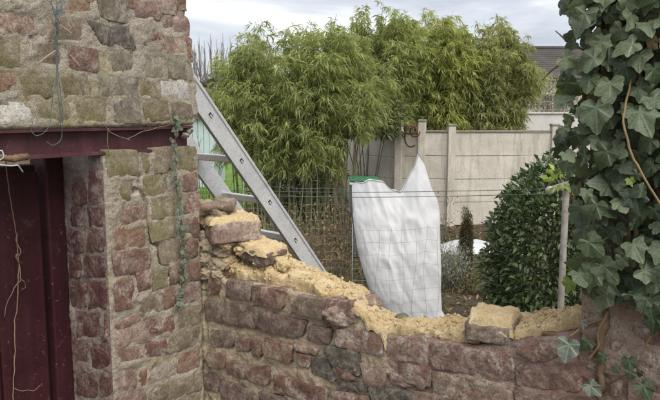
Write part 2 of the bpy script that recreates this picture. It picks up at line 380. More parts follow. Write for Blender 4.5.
def seg_field(P, quads):                       # distance of sheet points (along, height) to the nearest brick outline
    d = np.full(P.shape[:-1], 0.05)
    for q in quads:
        q = np.array(q); lo = q.min(0) - 0.05; hi = q.max(0) + 0.05
        msk = (P[..., 0] > lo[0]) & (P[..., 0] < hi[0]) & (P[..., 1] > lo[1]) & (P[..., 1] < hi[1])
        if not msk.any(): continue
        X = P[msk]; sd = np.full(len(X), -1e9); area = sum(q[i][0]*q[(i+1) % 4][1]-q[(i+1) % 4][0]*q[i][1] for i in range(4)); sg = 1 if area > 0 else -1
        for i in range(4):
            a, b = q[i], q[(i+1) % 4]; e_ = b - a; n_ = np.array([e_[1], -e_[0]]) * sg / (np.linalg.norm(e_) + 1e-9)
            sd = np.maximum(sd, (X - a) @ n_)
        d[msk] = np.minimum(d[msk], sd)
    return d
def mortar_h(P3, d, rec=-0.005, amp=0.006, fill=0.0):
    """outward height of the mortar: hollowed against the bricks, lumpy and pitted in the joints"""
    h = rec + amp * fbm(P3, 16, 3, 21) * 1.3 + amp * 0.9 * fbm(P3, 55, 4, 22, 0.6) + 0.0022 * fbm(P3, 190, 2, 23)
    h += 0.0015 * np.clip(d / 0.012, 0, 1) + 0.003 * fbm(P3, 28, 3, 26) * np.clip(1 - np.abs(d + 0.002) / 0.01, 0, 1) + fill * np.clip(fbm(P3, 7, 3, 24) + 0.1, 0, 1)
    pit = fbm(P3, 40, 3, 25); h -= 0.02 * np.clip(pit - 0.42, 0, 1)
    h = np.where(d < -0.004, np.minimum(h, -0.002 + np.clip((d + 0.010) * 0.5, -0.003, 0.003)), h)
    return h

shed = thing('brick_shed', CORNER, 'old brick shed front with dark maroon door under a steel lintel at left', 'shed')
up_quads = [
 ('R',(-9,10),(38,14),(38,32),(-9,33)),('O',(68,-5),(93,-5),(92,12),(70,11)),('G',(97,-6),(126,-6),(127,20),(103,15)),('B',(47,18),(82,21),(82,41),(48,38)),
 ('X',(88,22),(128,29),(134,47),(103,42)),('M',(-9,39),(17,42),(18,64),(-9,65)),('B',(40,46),(60,46),(62,66),(40,64)),('Q',(70,48),(97,52),(97,70),(69,66)),
 ('G',(109,53),(133,52),(134,70),(112,72)),('O',(-9,74),(15,75),(19,86),(-9,91)),('W',(-9,103),(30,106),(33,120),(-9,123)),('M',(60,78),(90,76),(90,94),(64,95)),
 ('G',(100,77),(137,79),(137,95),(101,95)),('M',(140,82),(157,84),(157,96),(140,95)),('W',(161,80),(188,82),(188,97),(161,95)),('M',(78,99),(105,98),(106,120),(79,120)),
 ('M',(38,103),(68,103),(68,119),(38,119)),('G',(115,101),(138,100),(139,120),(116,120)),('M',(145,104),(168,102),(168,118),(145,119)),('B',(172,103),(191,106),(192,118),(172,119)),
 ('P',(134,3),(160,4),(160,18),(135,18)),('R',(164,-4),(173,-4),(172,23),(165,23)),('R',(175,-6),(184,-6),(186,9),(177,8)),('P',(175,13),(188,19),(190,34),(175,30)),
 ('R',(152,33),(163,32),(163,40),(153,40)),('S',(164,37),(184,38),(186,53),(164,53)),('R',(185,38),(192,41),(193,60),(187,58)),('G',(170,56),(190,60),(192,77),(170,75)),('G',(144,55),(167,57),(167,76),(146,78)),
 ('M',(22,78),(52,80),(52,94),(22,98)),
]
pi_quads = [
 ('M',(108,153),(136,152),(137,172),(109,174)),('M',(140,154),(150,155),(148,170),(141,169)),('B',(154,152),(173,149),(173,168),(156,171)),('M',(177,150),(195,149),(196,168),(178,169)),
 ('M',(145,178),(169,175),(169,192),(146,194)),('Q',(183,176),(197,174),(197,188),(183,190)),('M',(120,185),(132,184),(130,199),(121,199)),('M',(151,200),(174,197),(174,215),(152,220)),
 ('R',(184,197),(199,194),(199,209),(185,212)),('Q',(122,207),(145,205),(146,219),(123,223)),('M',(150,226),(173,220),(174,235),(153,240)),('Q',(177,222),(198,219),(199,234),(179,237)),
 ('O',(113,230),(145,228),(144,246),(116,248)),('B',(161,246),(180,241),(181,259),(162,263)),('Q',(184,244),(198,241),(198,255),(184,259)),('Q',(114,256),(148,250),(149,268),(116,274)),
 ('M',(154,271),(167,268),(167,284),(153,289)),('Q',(171,270),(199,262),(200,277),(172,283)),('R',(136,275),(151,271),(150,286),(138,290)),('R',(115,286),(132,282),(133,304),(116,308)),
 ('B',(142,300),(163,294),(163,308),(142,314)),('R',(165,291),(176,288),(176,304),(165,308)),('P',(182,289),(200,283),(200,297),(182,303)),('B',(179,314),(200,306),(200,321),(179,327)),
 ('R',(151,322),(175,315),(175,329),(151,336)),('P',(117,333),(148,323),(149,339),(118,348)),('Q',(117,324),(139,315),(140,321),(118,331)),('B',(170,340),(199,328),(199,341),(170,352)),
 ('R',(119,351),(144,346),(145,358),(121,363)),('R',(147,345),(167,340),(167,353),(147,358)),('O',(180,357),(199,350),(199,365),(179,372)),('Y',(151,370),(175,359),(176,373),(151,384)),
 ('O',(139,371),(147,370),(147,386),(140,387)),('B',(170,385),(200,374),(200,387),(170,397)),('P',(118,372),(136,368),(136,387),(119,391)),('B',(150,395),(167,388),(168,402),(150,409)),
 ('P',(119,396),(145,390),(146,410),(120,415)),('B',(174,402),(200,392),(200,406),(174,417)),
]
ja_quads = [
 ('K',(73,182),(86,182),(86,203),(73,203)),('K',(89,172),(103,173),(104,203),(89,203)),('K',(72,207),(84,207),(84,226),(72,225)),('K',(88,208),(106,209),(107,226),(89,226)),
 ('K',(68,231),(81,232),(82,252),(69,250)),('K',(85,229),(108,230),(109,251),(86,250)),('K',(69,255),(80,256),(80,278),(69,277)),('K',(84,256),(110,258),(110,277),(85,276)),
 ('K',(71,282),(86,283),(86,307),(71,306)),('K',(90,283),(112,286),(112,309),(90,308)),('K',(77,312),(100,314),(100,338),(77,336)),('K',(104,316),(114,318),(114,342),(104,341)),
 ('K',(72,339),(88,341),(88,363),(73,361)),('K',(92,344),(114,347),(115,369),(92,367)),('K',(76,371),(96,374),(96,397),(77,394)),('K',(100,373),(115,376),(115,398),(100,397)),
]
def fill_rows(face, s0, s1, z0, z1, parent, cols, pitch=0.0725, phase=0.0):
    r = 0; z = z0
    while z < z1 - 0.03:
        s = s0 - (0.11 if r % 2 else 0.0)
        while s < s1:
            w = random.choice([0.205, 0.21, 0.105]); a, b = max(s, s0) + 0.006, min(s + w, s1) - 0.006
            if b - a > 0.035:
                j = lambda: random.uniform(-0.003, 0.003)
                sz_brick(face, random.choice(cols), [(a+j(), z+0.057+j()), (b+j(), z+0.057+j()), (b+j(), z+j()), (a+j(), z+j())], parent, nx=8, ny=5)
            s += w + 0.013
        z += pitch; r += 1
def end_s(z):                                    # ragged end of the upper wall
    z = np.asarray(z, float); p = np.stack([z * 0, z, z * 0 + 3.3], -1)
    return -0.012 - np.clip((z - 2.25) * 0.10, 0, 0.06) + 0.010 * fbm(p, 22, 3, 41) + 0.006 * np.sign(fbm(p, 14, 1, 43))
def build_upper():
    quads = [grow([Lsz(*p) for p in q[1:]], 'L') for q in up_quads]
    zs = np.arange(2.150, 2.96, 0.0045); 
    S = np.arange(-1.35, -0.02, 0.0045); OFF = np.r_[0.004, 0.010, 0.018, np.arange(0.03, 0.34, 0.02)]
    es = end_s(zs)
    nS, nO = len(S), len(OFF); P = np.zeros((nS + nO, len(zs), 2)); D = np.zeros((nS + nO, len(zs)))
    for j, z in enumerate(zs):
        k = (S + 1.35) / (S[-1] + 1.35); P[:nS, j, 0] = -1.35 + k * (es[j] - 0.004 + 1.35); P[:nS, j, 1] = z
        P[nS:, j, 0] = es[j]; P[nS:, j, 1] = z; D[nS:, j] = OFF
    P3 = CORNER + P[..., :1] * U + P[..., 1:] * Z - D[..., None] * V
    return quads, P, P3, nS, nO, len(zs)
# upper wall mortar
qU, PU, P3U, nS, nO, nz = build_upper()
extra_up = []
d = seg_field(PU, qU); h = mortar_h(P3U, d, -0.0010, 0.0042, 0.005)
N3 = np.broadcast_to(V, P3U.shape).copy(); N3[nS:] = U
edge = np.clip(1 - (end_s(PU[..., 1]) - PU[..., 0]) / 0.012, 0, 1); h = np.where(np.arange(P3U.shape[0])[:, None] < nS, h - 0.006 * edge ** 2, h * 0.8)
# bottom edge rounds under
zedge = np.clip(1 - (PU[..., 1] - 2.150) / 0.010, 0, 1); h = h - 0.010 * zedge ** 2
vsU = (P3U + N3 * h[..., None]).reshape(-1, 3)
upper = obj('upper_wall', vsU, grid_faces(nS + nO, nz), M_MORT_UP, shed)
for q in up_quads: px_brick('L', q[0], q[1:], upper)
fill_rows('L', -1.34, -0.635, 2.157, 2.95, upper, 'MGBQRP'); fill_rows('L', -0.625, -0.06, 2.462, 2.95, upper, 'GBQRPM')
# pillar mortar: jamb, front, return
TJ = np.arange(0.185, 0.0, -0.0045); SF = np.arange(-PW, -0.004, 0.0042); OF = np.r_[0.004, 0.01, 0.02, np.arange(0.04, 0.34, 0.03)]
zp = np.r_[0.0, 0.6, np.arange(1.22, 2.079, 0.0042)]
nJ, nF, nR = len(TJ), len(SF), len(OF)
P3 = np.zeros((nJ + nF + nR, len(zp), 3)); NN = np.zeros_like(P3); PJ = np.zeros((nJ, len(zp), 2)); PF = np.zeros((nF, len(zp), 2))
PJ[..., 0] = TJ[:, None]; PJ[..., 1] = zp; PF[..., 0] = SF[:, None]; PF[..., 1] = zp
P3[:nJ] = ARRIS - PJ[..., :1] * V + PJ[..., 1:] * Z; P3[nJ:nJ+nF] = CORNER + PF[..., :1] * U + PF[..., 1:] * Z
P3[nJ+nF:] = CORNER - 0.003 * U - OF[:, None, None] * V + zp[None, :, None] * Z
NN[:nJ] = -U; NN[nJ:nJ+nF] = V; NN[nJ+nF:] = U
qJ = [grow([Jsz(*p) for p in q[1:]], 'J') for q in ja_quads]; qF = [grow([Lsz(*p) for p in q[1:]], 'L') for q in pi_quads]
dd = np.concatenate([seg_field(PJ, qJ), seg_field(PF, qF), np.full((nR, len(zp)), 0.03)], 0)
h = mortar_h(P3, dd, -0.0020, 0.0042, 0.005)
# the old crack stepping down through the pillar, and the hole beside it
crk = np.array([Lsz(*p) for p in [(141,176),(139,186),(143,196),(148,204),(148,224),(152,242),(159,246),(160,262),(168,266),(168,276)]])
Pf = PF.reshape(-1, 2); dc = np.full(len(Pf), 1.0)
for a_, b_ in zip(crk[:-1], crk[1:]):
    e_ = b_ - a_; tt = np.clip(((Pf - a_) @ e_) / (e_ @ e_), 0, 1); dc = np.minimum(dc, np.linalg.norm(Pf - a_ - tt[:, None] * e_, axis=1))
hole = np.linalg.norm((Pf - np.array(Lsz(134, 191))) * [1, 1.2], axis=1)
hf = h[nJ:nJ+nF].reshape(-1); hf = hf - 0.022 * np.clip(1 - dc / 0.006, 0, 1) - 0.04 * np.clip(1 - hole / 0.013, 0, 1) ** 0.7; h[nJ:nJ+nF] = hf.reshape(nF, -1)
h[:nJ] -= 0.006 * np.clip(1 - TJ[:, None] / 0.012, 0, 1) ** 2; h[nJ:nJ+nF] -= 0.006 * np.clip(1 - (SF[:, None] + PW) / 0.012, 0, 1) ** 2
h[nJ:nJ+nF] -= 0.008 * np.clip(1 + (SF[:, None]) / 0.014, 0, 1) ** 2; h[nJ+nF:] *= 0.5
wj = np.clip(1 - TJ / 0.014, 0, 1)[:, None, None] * 0.5; NN[:nJ] = NN[:nJ] * (1 - wj) + V * wj; wf = np.clip(1 - (SF + PW) / 0.014, 0, 1)[:, None, None] * 0.5; NN[nJ:nJ+nF] = NN[nJ:nJ+nF] * (1 - wf) - U * wf
h[nJ-1] = h[nJ]
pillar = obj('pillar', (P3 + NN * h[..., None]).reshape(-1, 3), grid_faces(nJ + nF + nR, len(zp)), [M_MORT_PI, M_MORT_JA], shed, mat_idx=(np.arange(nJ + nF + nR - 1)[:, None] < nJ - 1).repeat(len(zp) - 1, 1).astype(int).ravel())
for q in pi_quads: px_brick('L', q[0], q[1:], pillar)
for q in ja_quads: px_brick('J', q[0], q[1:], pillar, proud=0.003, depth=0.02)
fill_rows('L', -PW, -0.01, 0.86, 1.26, pillar, 'QPBRP')
# shed side wall (turned away from the camera) that the ladder leans on
vs, fs = box(0, 0, 0, 1, 1, 1); vs = to_frame((vs + [0.5, 0.5, 0.5]) * [0.2, 2.4, 2.96], CORNER - 0.235 * U - 0.3 * V, U, -V)
obj('side_wall', vs, fs, M_MORT_BR, shed, smooth=False)
# door and its frame
def painted(name, c, c2, rust, chip_lo, rough):
    t = NT(name); g = t.coords('Object'); k = t.ramp(t.noise(6, 6, 0.7, g, 0.4), (0.35, c), (0.7, c2))
    mp = t.n('ShaderNodeMapping'); mp.inputs['Scale'].default_value = (30, 30, 1.6); t.l(g, mp.inputs[0]); k = t.mix(0.6, k, t.ramp(t.noise(1.0, 5, 0.7, mp.outputs[0]), (0.35, 0.55), (0.65, 1.25)), 'MULTIPLY')
    ru = t.ramp(t.noise(22, 6, 0.75, g, 0.6), (chip_lo, 0.0), (chip_lo + 0.05, 1.0)); k = t.mix(t.math('MULTIPLY', ru, 0.8), k, rust)
    du = t.ramp(t.noise(60, 5, 0.7, g), (0.62, 0.0), (0.70, 1.0)); k = t.mix(t.math('MULTIPLY', du, 0.35), k, (0.30, 0.25, 0.22))
    t.col(k); t.rough(rough); b1 = t.bump(ru, 0.5, -0.0012); t.bump(t.noise(40, 5, 0.6, g), 0.35, 0.004, b1); return t.m
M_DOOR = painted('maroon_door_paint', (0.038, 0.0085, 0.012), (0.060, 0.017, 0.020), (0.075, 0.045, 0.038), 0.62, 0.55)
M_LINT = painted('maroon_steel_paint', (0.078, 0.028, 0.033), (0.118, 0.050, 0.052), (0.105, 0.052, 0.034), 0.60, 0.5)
DO = ARRIS - 0.215 * V
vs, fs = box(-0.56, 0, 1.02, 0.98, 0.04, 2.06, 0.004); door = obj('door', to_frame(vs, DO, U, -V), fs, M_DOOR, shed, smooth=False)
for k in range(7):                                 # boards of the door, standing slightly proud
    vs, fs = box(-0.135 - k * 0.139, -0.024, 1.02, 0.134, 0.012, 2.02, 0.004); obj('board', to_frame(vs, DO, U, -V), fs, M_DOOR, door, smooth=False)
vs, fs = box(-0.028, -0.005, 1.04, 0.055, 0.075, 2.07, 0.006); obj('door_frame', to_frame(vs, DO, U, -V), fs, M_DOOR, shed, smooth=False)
# steel lintel: a channel with its open side to the yard
zt, zb = 2.149, 2.079
prof = [(0.0, zt), (0.0, zt-0.007), (0.026, zt-0.010), (0.026, zb+0.010), (-0.001, zb+0.006), (-0.001, zb), (0.06, zb), (0.06, zt)]
L0, L1 = -1.40, -0.020; ns = 60; ss = np.linspace(L0, L1, ns); vv = []
for s in ss:
    for (o_, z_) in prof: vv.append(CORNER + s * U - (o_ + 0.004) * V + (z_ + 0.0012 * math.sin(s * 9)) * Z)
vv = np.array(vv); m = len(prof); ff = [(i*m+k, i*m+(k+1) % m, (i+1)*m+(k+1) % m, (i+1)*m+k) for i in range(ns-1) for k in range(m)] + [tuple(range(m)), tuple(range((ns-1)*m, ns*m))[::-1]]
obj('lintel', vv, ff, M_LINT, shed, smooth=False)['label'] = 'maroon painted steel channel over the door'

def lump(name, c, r, mat, parent=None, seed=0, sub=3, amp=0.35, sc=1.6):
    import bmesh
    bm = bmesh.new(); bmesh.ops.create_icosphere(bm, subdivisions=sub, radius=1.0); bm.verts.index_update()
    vs = np.array([v.co[:] for v in bm.verts]); fs = np.array([[v.index for v in f.verts] for f in bm.faces]); bm.free()
    n = fbm(vs + seed * 3.1, sc, 3, seed); n2 = fbm(vs + seed, sc * 4, 3, seed + 2)
    vs = vs * (1 + amp * n + amp * 0.3 * n2)[:, None] * np.asarray(r)
    o = obj(name, vs, fs, mat, None); o.location = tuple(map(float, c))
    if parent is not None: o.parent = parent; o.matrix_parent_inverse = parent.matrix_basis.inverted()
    return o
for i, (x, y, r) in enumerate([(188, 136, 0.012), (192, 131, 0.010)]):   # crumbs of mortar at the end of the lintel
    s, z = Lsz(x, y); lump('mortar_chunk', CORNER + s * U + z * Z - 0.012 * V, (r, r, r * 0.8), BM['G'], shed, 60 + i, 3, 0.7)

# ------------------------------------------------------------------ broken wall
T = 0.22
wall = thing('broken_brick_wall', CORNER + 0.5 * V, 'crumbling low brick wall broken down in steps, topped with yellow mortar', 'wall')
fe = np.array([Bsz(*p) for p in [(203,262),(212,268),(222,279),(251,282),(285,289),(325,299),(346,301),(366,316),(380,332),(400,337),(430,338),(470,345),(515,341),(545,334),(572,330),(583,326)]])
be = np.array([Bsz(*p, T) for p in [(205,243),(268,246),(285,253),(300,266),(327,276),(350,284),(370,293),(376,312),(395,318),(430,321),(470,324),(530,319),(575,316)]])
fe = np.vstack([[-0.3, 1.80], fe, [1.7, 1.735]]); be = np.vstack([[-0.3, 1.79], be, [1.7, 1.72]])
def zfront(s): return np.interp(s, fe[:, 0], fe[:, 1])
def zback(s): return np.interp(s, be[:, 0], be[:, 1])
def zcap(s, t): return (1-t) * zfront(s + 0.085*t) + t * zback(s - 0.085*(1-t))
bw_quads = [
 ('Q',(209,278),(218,279),(218,293),(209,293)),('D',(225,281),(251,285),(250,300),(224,296)),('R',(253,286),(284,292),(282,308),(254,302)),('D',(299,296),(326,302),(322,319),(290,310)),('S',(326,301),(349,303),(356,322),(323,326)),
 ('D',(205,301),(257,308),(254,328),(206,319)),('D',(263,312),(306,322),(300,338),(256,328)),('D',(309,325),(331,330),(329,344),(306,340)),
 ('D',(210,330),(233,335),(233,348),(211,346)),('Q',(236,339),(249,341),(249,351),(237,349)),('Q',(252,341),(261,343),(260,356),(252,354)),('R',(265,340),(291,347),(290,362),(266,356)),('R',(296,353),(311,357),(309,367),(297,364)),('S',(294,344),(318,350),(316,355),(295,350)),
 ('X',(322,346),(358,353),(360,375),(331,364)),('S',(335,330),(381,334),(383,356),(336,346)),('S',(386,339),(428,339),(428,363),(387,358)),
 ('X',(312,357),(328,361),(335,381),(312,371)),('P',(360,364),(386,371),(384,386),(366,386)),('Q',(337,366),(357,378),(350,381),(338,376)),('X',(336,380),(364,384),(366,393),(337,389)),('X',(370,386),(412,394),(412,404),(372,399)),('P',(390,373),(424,377),(424,391),(391,384)),
 ('Q',(207,352),(226,355),(225,368),(206,365)),('Q',(227,360),(269,369),(267,385),(227,373)),('R',(274,376),(322,389),(320,405),(274,391)),
 ('D',(221,381),(252,391),(250,406),(221,398)),('D',(260,393),(286,399),(286,414),(260,408)),('R',(328,391),(368,398),(368,412),(328,405)),('D',(205,374),(218,377),(218,391),(205,388)),
 ('S',(431,342),(512,358),(513,380),(430,366)),('R',(516,350),(552,341),(577,352),(534,361)),('S',(517,365),(580,374),(580,392),(517,385)),
 ('S',(398,364),(430,368),(430,386),(399,381)),('S',(434,372),(512,387),(512,406),(434,394)),('Q',(517,391),(584,401),(584,420),(517,411)),('S',(414,392),(455,399),(455,418),(414,412)),
]
SB = np.arange(-0.16, 1.72, 0.0046); kz = np.r_[0, 0.35, 0.6, np.linspace(0.70, 1.0, 118)]
PB = np.zeros((len(SB), len(kz), 2)); zf = zfront(SB) - 0.004 + 0.004 * fbm(np.stack([SB, SB*0, SB*0], -1), 40, 3, 50)
PB[..., 0] = SB[:, None]; PB[..., 1] = kz[None] * zf[:, None]
qB = [grow([Bsz(*p) for p in q[1:]], 'B') for q in bw_quads]
P3 = CORNER + PB[..., :1] * V + PB[..., 1:] * Z; dB = seg_field(PB, qB)
h = mortar_h(P3, dB, -0.0055, 0.0070, 0.004)
sm = np.clip((SB - 0.55) / 0.25, 0, 1)[:, None]                                  # right half: joints smeared over, long ledges
st = np.stack([PB[..., 0], (PB[..., 1] - 0.06 * PB[..., 0]) * 4.0, PB[..., 0] * 0], -1)
h = h + sm * (0.016 * fbm(st, 6, 4, 52) + 0.005)
h -= 0.012 * np.clip(1 - (zf[:, None] - PB[..., 1]) / 0.014, 0, 1) ** 2
h -= 0.02 * np.clip(1 - np.abs(SB[:, None] - 0.004 - 0.006 * fbm(np.stack([PB[..., 1]] * 3, -1), 18, 3, 54)) / 0.008, 0, 1)     # open joint in the corner
face = P3 - U * h[..., None] + 0.004 * U
NS = len(SB); tt = np.r_[0.1, 0.3, 0.5, 0.7, 0.9, 1.0]
top = np.stack([CORNER + SB[:, None] * V + (t_ * T) * U + ((zcap(SB, t_) - 0.045)[:, None]) * Z for t_ in tt], 1)
back = np.stack([CORNER + SB[:, None] * V + T * U + ((zback(SB) - 0.03) * k_)[:, None] * Z for k_ in (0.9, 0.75, 0.5, 0.0)], 1)
allp = np.concatenate([face, top, back], 1)
core = obj('mortar_core', allp.reshape(-1, 3), grid_faces(NS, allp.shape[1]), [M_MORT_BR, M_MORT_SM], wall, mat_idx=((SB[:-1, None] + 0.10 * fbm(np.stack([SB[:-1, None] * 0 + np.arange(allp.shape[1] - 1) * 0.01, SB[:-1, None] + np.arange(allp.shape[1] - 1) * 0, SB[:-1, None] * 0 + np.arange(allp.shape[1] - 1) * 0], -1), 9, 3, 58)) > 0.64).astype(int).ravel())
for q in bw_quads:
    smear = q[0] in 'SP' ; px_brick('B', q[0], q[1:], core, amp=0.0034 if smear else 0.0036, proud=random.uniform(0.0, 0.003) if smear else random.uniform(0.001, 0.007))
fill_rows('B', 0.0, 1.65, 0.90, 1.27, core, 'DQRSGP')

# fresh mortar spread on top of the wall
SC = np.arange(-0.02, 1.20, 0.0045); TC = np.r_[-0.16, -0.12, -0.07, -0.03, np.linspace(0, 1, 46), 1.04, 1.08, 1.12]
s2, t2 = np.meshgrid(SC, TC, indexing='ij'); tcl = np.clip(t2, 0, 1)
z2 = zcap(s2, tcl); q3 = np.stack([s2, tcl * T, s2 * 0], -1)
spill = np.interp(SC, [0, 0.1, 0.5, 0.56, 0.62, 0.75, 0.95, 1.05, 1.2], [0.5, 0.15, 0.25, 0.9, 1.0, 0.7, 0.35, 0.4, 0.6])[:, None]
edge_w = fbm(np.stack([s2, s2*0, s2*0], -1), 16, 4, 62)
setb = np.clip(0.13 * (1 - spill) + 0.16 * edge_w, -0.05, 0.35)                  # where the front bricks stay bare
cov = np.clip((tcl - setb) / 0.07, 0, 1); cov = cov * cov * (3 - 2 * cov)
lumpy = fbm(q3, 13, 4, 60) * 0.020 + (0.35 - np.abs(fbm(q3, 24, 4, 64, 0.6))) * 0.020 + fbm(q3, 45, 4, 61, 0.65) * 0.013 + fbm(q3, 150, 2, 63) * 0.003
z2 = z2 + (0.014 * np.sin(np.pi * tcl) ** 0.7 + 0.004 + lumpy) * cov - 0.020 * (1 - cov)
over = np.clip(-t2, 0, 1); z2 = z2 - over * np.clip(0.12 + 0.14 * spill * (0.5 + 1.6 * edge_w), 0.06, 0.4); z2 = np.where(t2 > 1, z2 - (t2 - 1) * 0.55, z2)
off2 = np.where(t2 < 0, (0.035 * (setb > 0.0) - 0.014 * np.clip(2.0 * (spill + 0.4 * edge_w - 0.75), 0, 1)) * np.clip(over / 0.04, 0, 1), t2 * T + 0.020 * (1 - cov) * (t2 < 0.35))
vs = CORNER + s2[..., None] * V + off2[..., None] * U + z2[..., None] * Z
cap = obj('mortar_cap', vs.reshape(-1, 3), grid_faces(len(SC), len(TC)), M_SAND, wall)
cap['label'] = 'crumbly yellow mortar spread along the broken wall top'
# crumbs of mortar lying on top, as one mass
cr_v, cr_f, k0 = [], [], 0
for i in range(1500):
    s, t_ = random.uniform(0.02, 1.1), random.uniform(0.05, 0.95); r = random.choice([0.0015, 0.002, 0.002, 0.003, 0.003, 0.004, 0.006])
    i_, j_ = int(np.argmin(abs(SC - s))), int(np.argmin(abs(TC - t_)))
    c = vs[i_, j_] + Z * r * 0.3
    b_ = np.array([[1,0,0],[-1,0,0],[0,1,0],[0,-1,0],[0,0,1],[0,0,-1]]) * r * rng.uniform(0.6, 1.3, (6, 1)); cr_v.append(c + b_)
    cr_f += [[k0+a for a in f] for f in ((0,2,4),(2,1,4),(1,3,4),(3,0,4),(2,0,5),(1,2,5),(3,1,5),(0,3,5))]; k0 += 6
tag(obj('mortar_crumbs', np.vstack(cr_v), np.array(cr_f), M_SAND, wall, smooth=False), kind='stuff')

# tall stub of the wall at the right, under the ivy
TS = np.arange(T, 0.0, -0.012); SS = np.arange(1.135, 1.70, 0.0055); zc = np.arange(1.66, 2.75, 0.0055)
Pt = np.zeros((len(TS) + len(SS), len(zc), 3)); Nn = np.zeros_like(Pt)
Pt[:len(TS)] = CORNER + 1.135 * V + TS[:, None, None] * U + zc[None, :, None] * Z; Nn[:len(TS)] = -V
Pt[len(TS):] = CORNER + SS[:, None, None] * V + zc[None, :, None] * Z; Nn[len(TS):] = -U
co_quads = [('S',(586,303),(607,316),(607,334),(586,330)),('R',(617,300),(634,302),(634,314),(617,312)),('R',(608,338),(626,342),(626,353),(608,350)),('S',(630,320),(668,326),(668,346),(630,340)),('Q',(640,296),(672,300),(672,316),(640,312)),
            ('R',(604,377),(623,381),(621,396),(604,394)),('S',(634,350),(672,357),(672,377),(634,370)),('S',(584,352),(603,355),(603,372),(584,369)),('Q',(630,380),(672,388),(672,408),(630,400)),('P',(608,356),(630,361),(630,374),(608,370))]
qC = [grow([Bsz(*p) for p in q[1:]], 'C') for q in co_quads]
Pc = np.zeros(Pt.shape[:2] + (2,)); Pc[len(TS):, :, 0] = SS[:, None]; Pc[:len(TS), :, 0] = -9; Pc[..., 1] = zc
h = mortar_h(Pt, seg_field(Pc, qC), -0.003, 0.007, 0.006)
stub = obj('wall_stub', (Pt + Nn * h[..., None] * 0.9 - 0.006 * U * (np.arange(Pt.shape[0]) >= len(TS))[:, None, None]).reshape(-1, 3), grid_faces(Pt.shape[0], len(zc)), M_MORT_CO, wall)
for q in co_quads: px_brick('C', q[0], q[1:], stub, proud=0.004, amp=0.005)
fill_rows('C', 1.14, 1.69, 1.86, 2.72, stub, 'RSQPB')

# loose bricks and stones lying on the wall
def loose_brick(c, dx, dy, rotz, tilt, mat, label, seed, cap_mat=None, capamp=0.012, hgt=0.06):
    """rounded, chipped brick block with mortar still stuck to its upper side"""
    import bmesh
    bm = bmesh.new(); bmesh.ops.create_cube(bm, size=1.0); bmesh.ops.subdivide_edges(bm, edges=bm.edges[:], cuts=11, use_grid_fill=True); bm.verts.index_update()
    vs = np.array([v.co[:] for v in bm.verts]) * [dx, dy, hgt]; fs = [tuple(v.index for v in f.verts) for f in bm.faces]; bm.free()
    hx = np.array([dx, dy, hgt]) / 2; r = 0.010; inner = np.clip(vs, -(hx - r), hx - r); dv = vs - inner; ln = np.linalg.norm(dv, axis=1)[:, None]
    vs = inner + dv / np.maximum(ln, 1e-9) * np.minimum(ln, r)
    n = np.stack([fbm(vs + seed, 26, 4, 70 + k) for k in range(3)], 1) * 0.006 + np.stack([fbm(vs + seed, 9, 2, 78 + k) for k in range(3)], 1) * 0.005 + np.stack([fbm(vs + seed, 90, 3, 75 + k) for k in range(3)], 1) * 0.0025
    body = vs + n; M = Matrix.Rotation(rotz, 3, 'Z') @ Matrix.Rotation(tilt[0], 3, 'X') @ Matrix.Rotation(tilt[1], 3, 'Y'); M = np.array(M)
    root = thing('loose_brick', c, label, 'brick', 'loose bricks on the broken wall')
    obj('brick_body', body @ M.T + np.array(c), fs, mat, root)
    if cap_mat is not None:
        xs = np.linspace(-1, 1, 34); ys = np.linspace(-1, 1, 20); X, Y = np.meshgrid(xs, ys, indexing='ij'); e_ = np.maximum(abs(X), abs(Y))
        p = np.stack([X * dx * 0.5, Y * dy * 0.5, X * 0 + seed], -1); hh = hgt / 2 + 0.003 + capamp * (0.7 + 0.9 * fbm(p, 22, 4, 80)) + fbm(p, 70, 3, 81) * 0.005
        wob = 1.0 + 0.13 * fbm(p, 14, 4, 83); fall = np.clip((e_ - 0.86) / 0.14, 0, 1); hh = hh - fall ** 2 * (capamp + 0.010 + 0.02 * np.clip(fbm(p, 20, 2, 84) + 0.2, 0, 1))
        cv = np.stack([X * dx * 0.495 * wob, Y * dy * 0.495 * wob, hh], -1).reshape(-1, 3)
        obj('mortar_crust', cv @ M.T + np.array(c), grid_faces(34, 20), cap_mat, root)
    return root
pB = lambda x, y, off: hit(x, y, CORNER + U * off, U)
c = pB(233, 230, 0.065); loose_brick(c, 0.155, 0.115, R(20), (R(-3), R(-2)), BM['P'], 'pinkish loose brick at the top of the broken wall beside the pillar', 3, M_SAND, 0.010, 0.066)
c = pB(262, 252, 0.085); loose_brick(c, 0.135, 0.10, -ANG + R(-8), (R(4), R(6)), BM['D'], 'dark loose brick wedged in mortar just under the pinkish brick', 5, M_SAND, 0.008, 0.045)
c = pB(494, 327, 0.060); loose_brick(c, 0.112, 0.12, -ANG + R(10), (R(2), R(-2)), BM['D'], 'squat dark brick with yellow mortar on top, alone on low wall section', 9, M_SAND, 0.014, 0.05)
c = pB(214, 206, 0.06); loose_brick(c, 0.085, 0.09, -ANG + R(12), (R(2), R(-4)), BM['Q'], 'thin flat brick fragment lying against the pillar above the pinkish brick', 12, None, 0.004, 0.012)
c = pB(225, 203, 0.17); loose_brick(c, 0.075, 0.08, -ANG + R(40), (R(5), R(6)), BM['B'], 'brown brick fragment at the back of the wall top, before the ladder', 14, None, 0.004, 0.030)
for i, (x, y, o_, r) in enumerate([(206, 216, 0.10, 0.040), (216, 217, 0.15, 0.042), (227, 214, 0.19, 0.036), (238, 218, 0.20, 0.034), (210, 226, 0.15, 0.05), (226, 228, 0.17, 0.05), (243, 232, 0.17, 0.045), (206, 208, 0.13, 0.030)]):   # rubble heaped behind, carrying the loose pieces
    lump('mortar_chunk', pB(x, y, o_), (r * 1.15, r, r * 0.85), M_SAND if i in (3, 6) else M_MORT_BR, wall, 131 + i, 4, 0.5, 2.2)
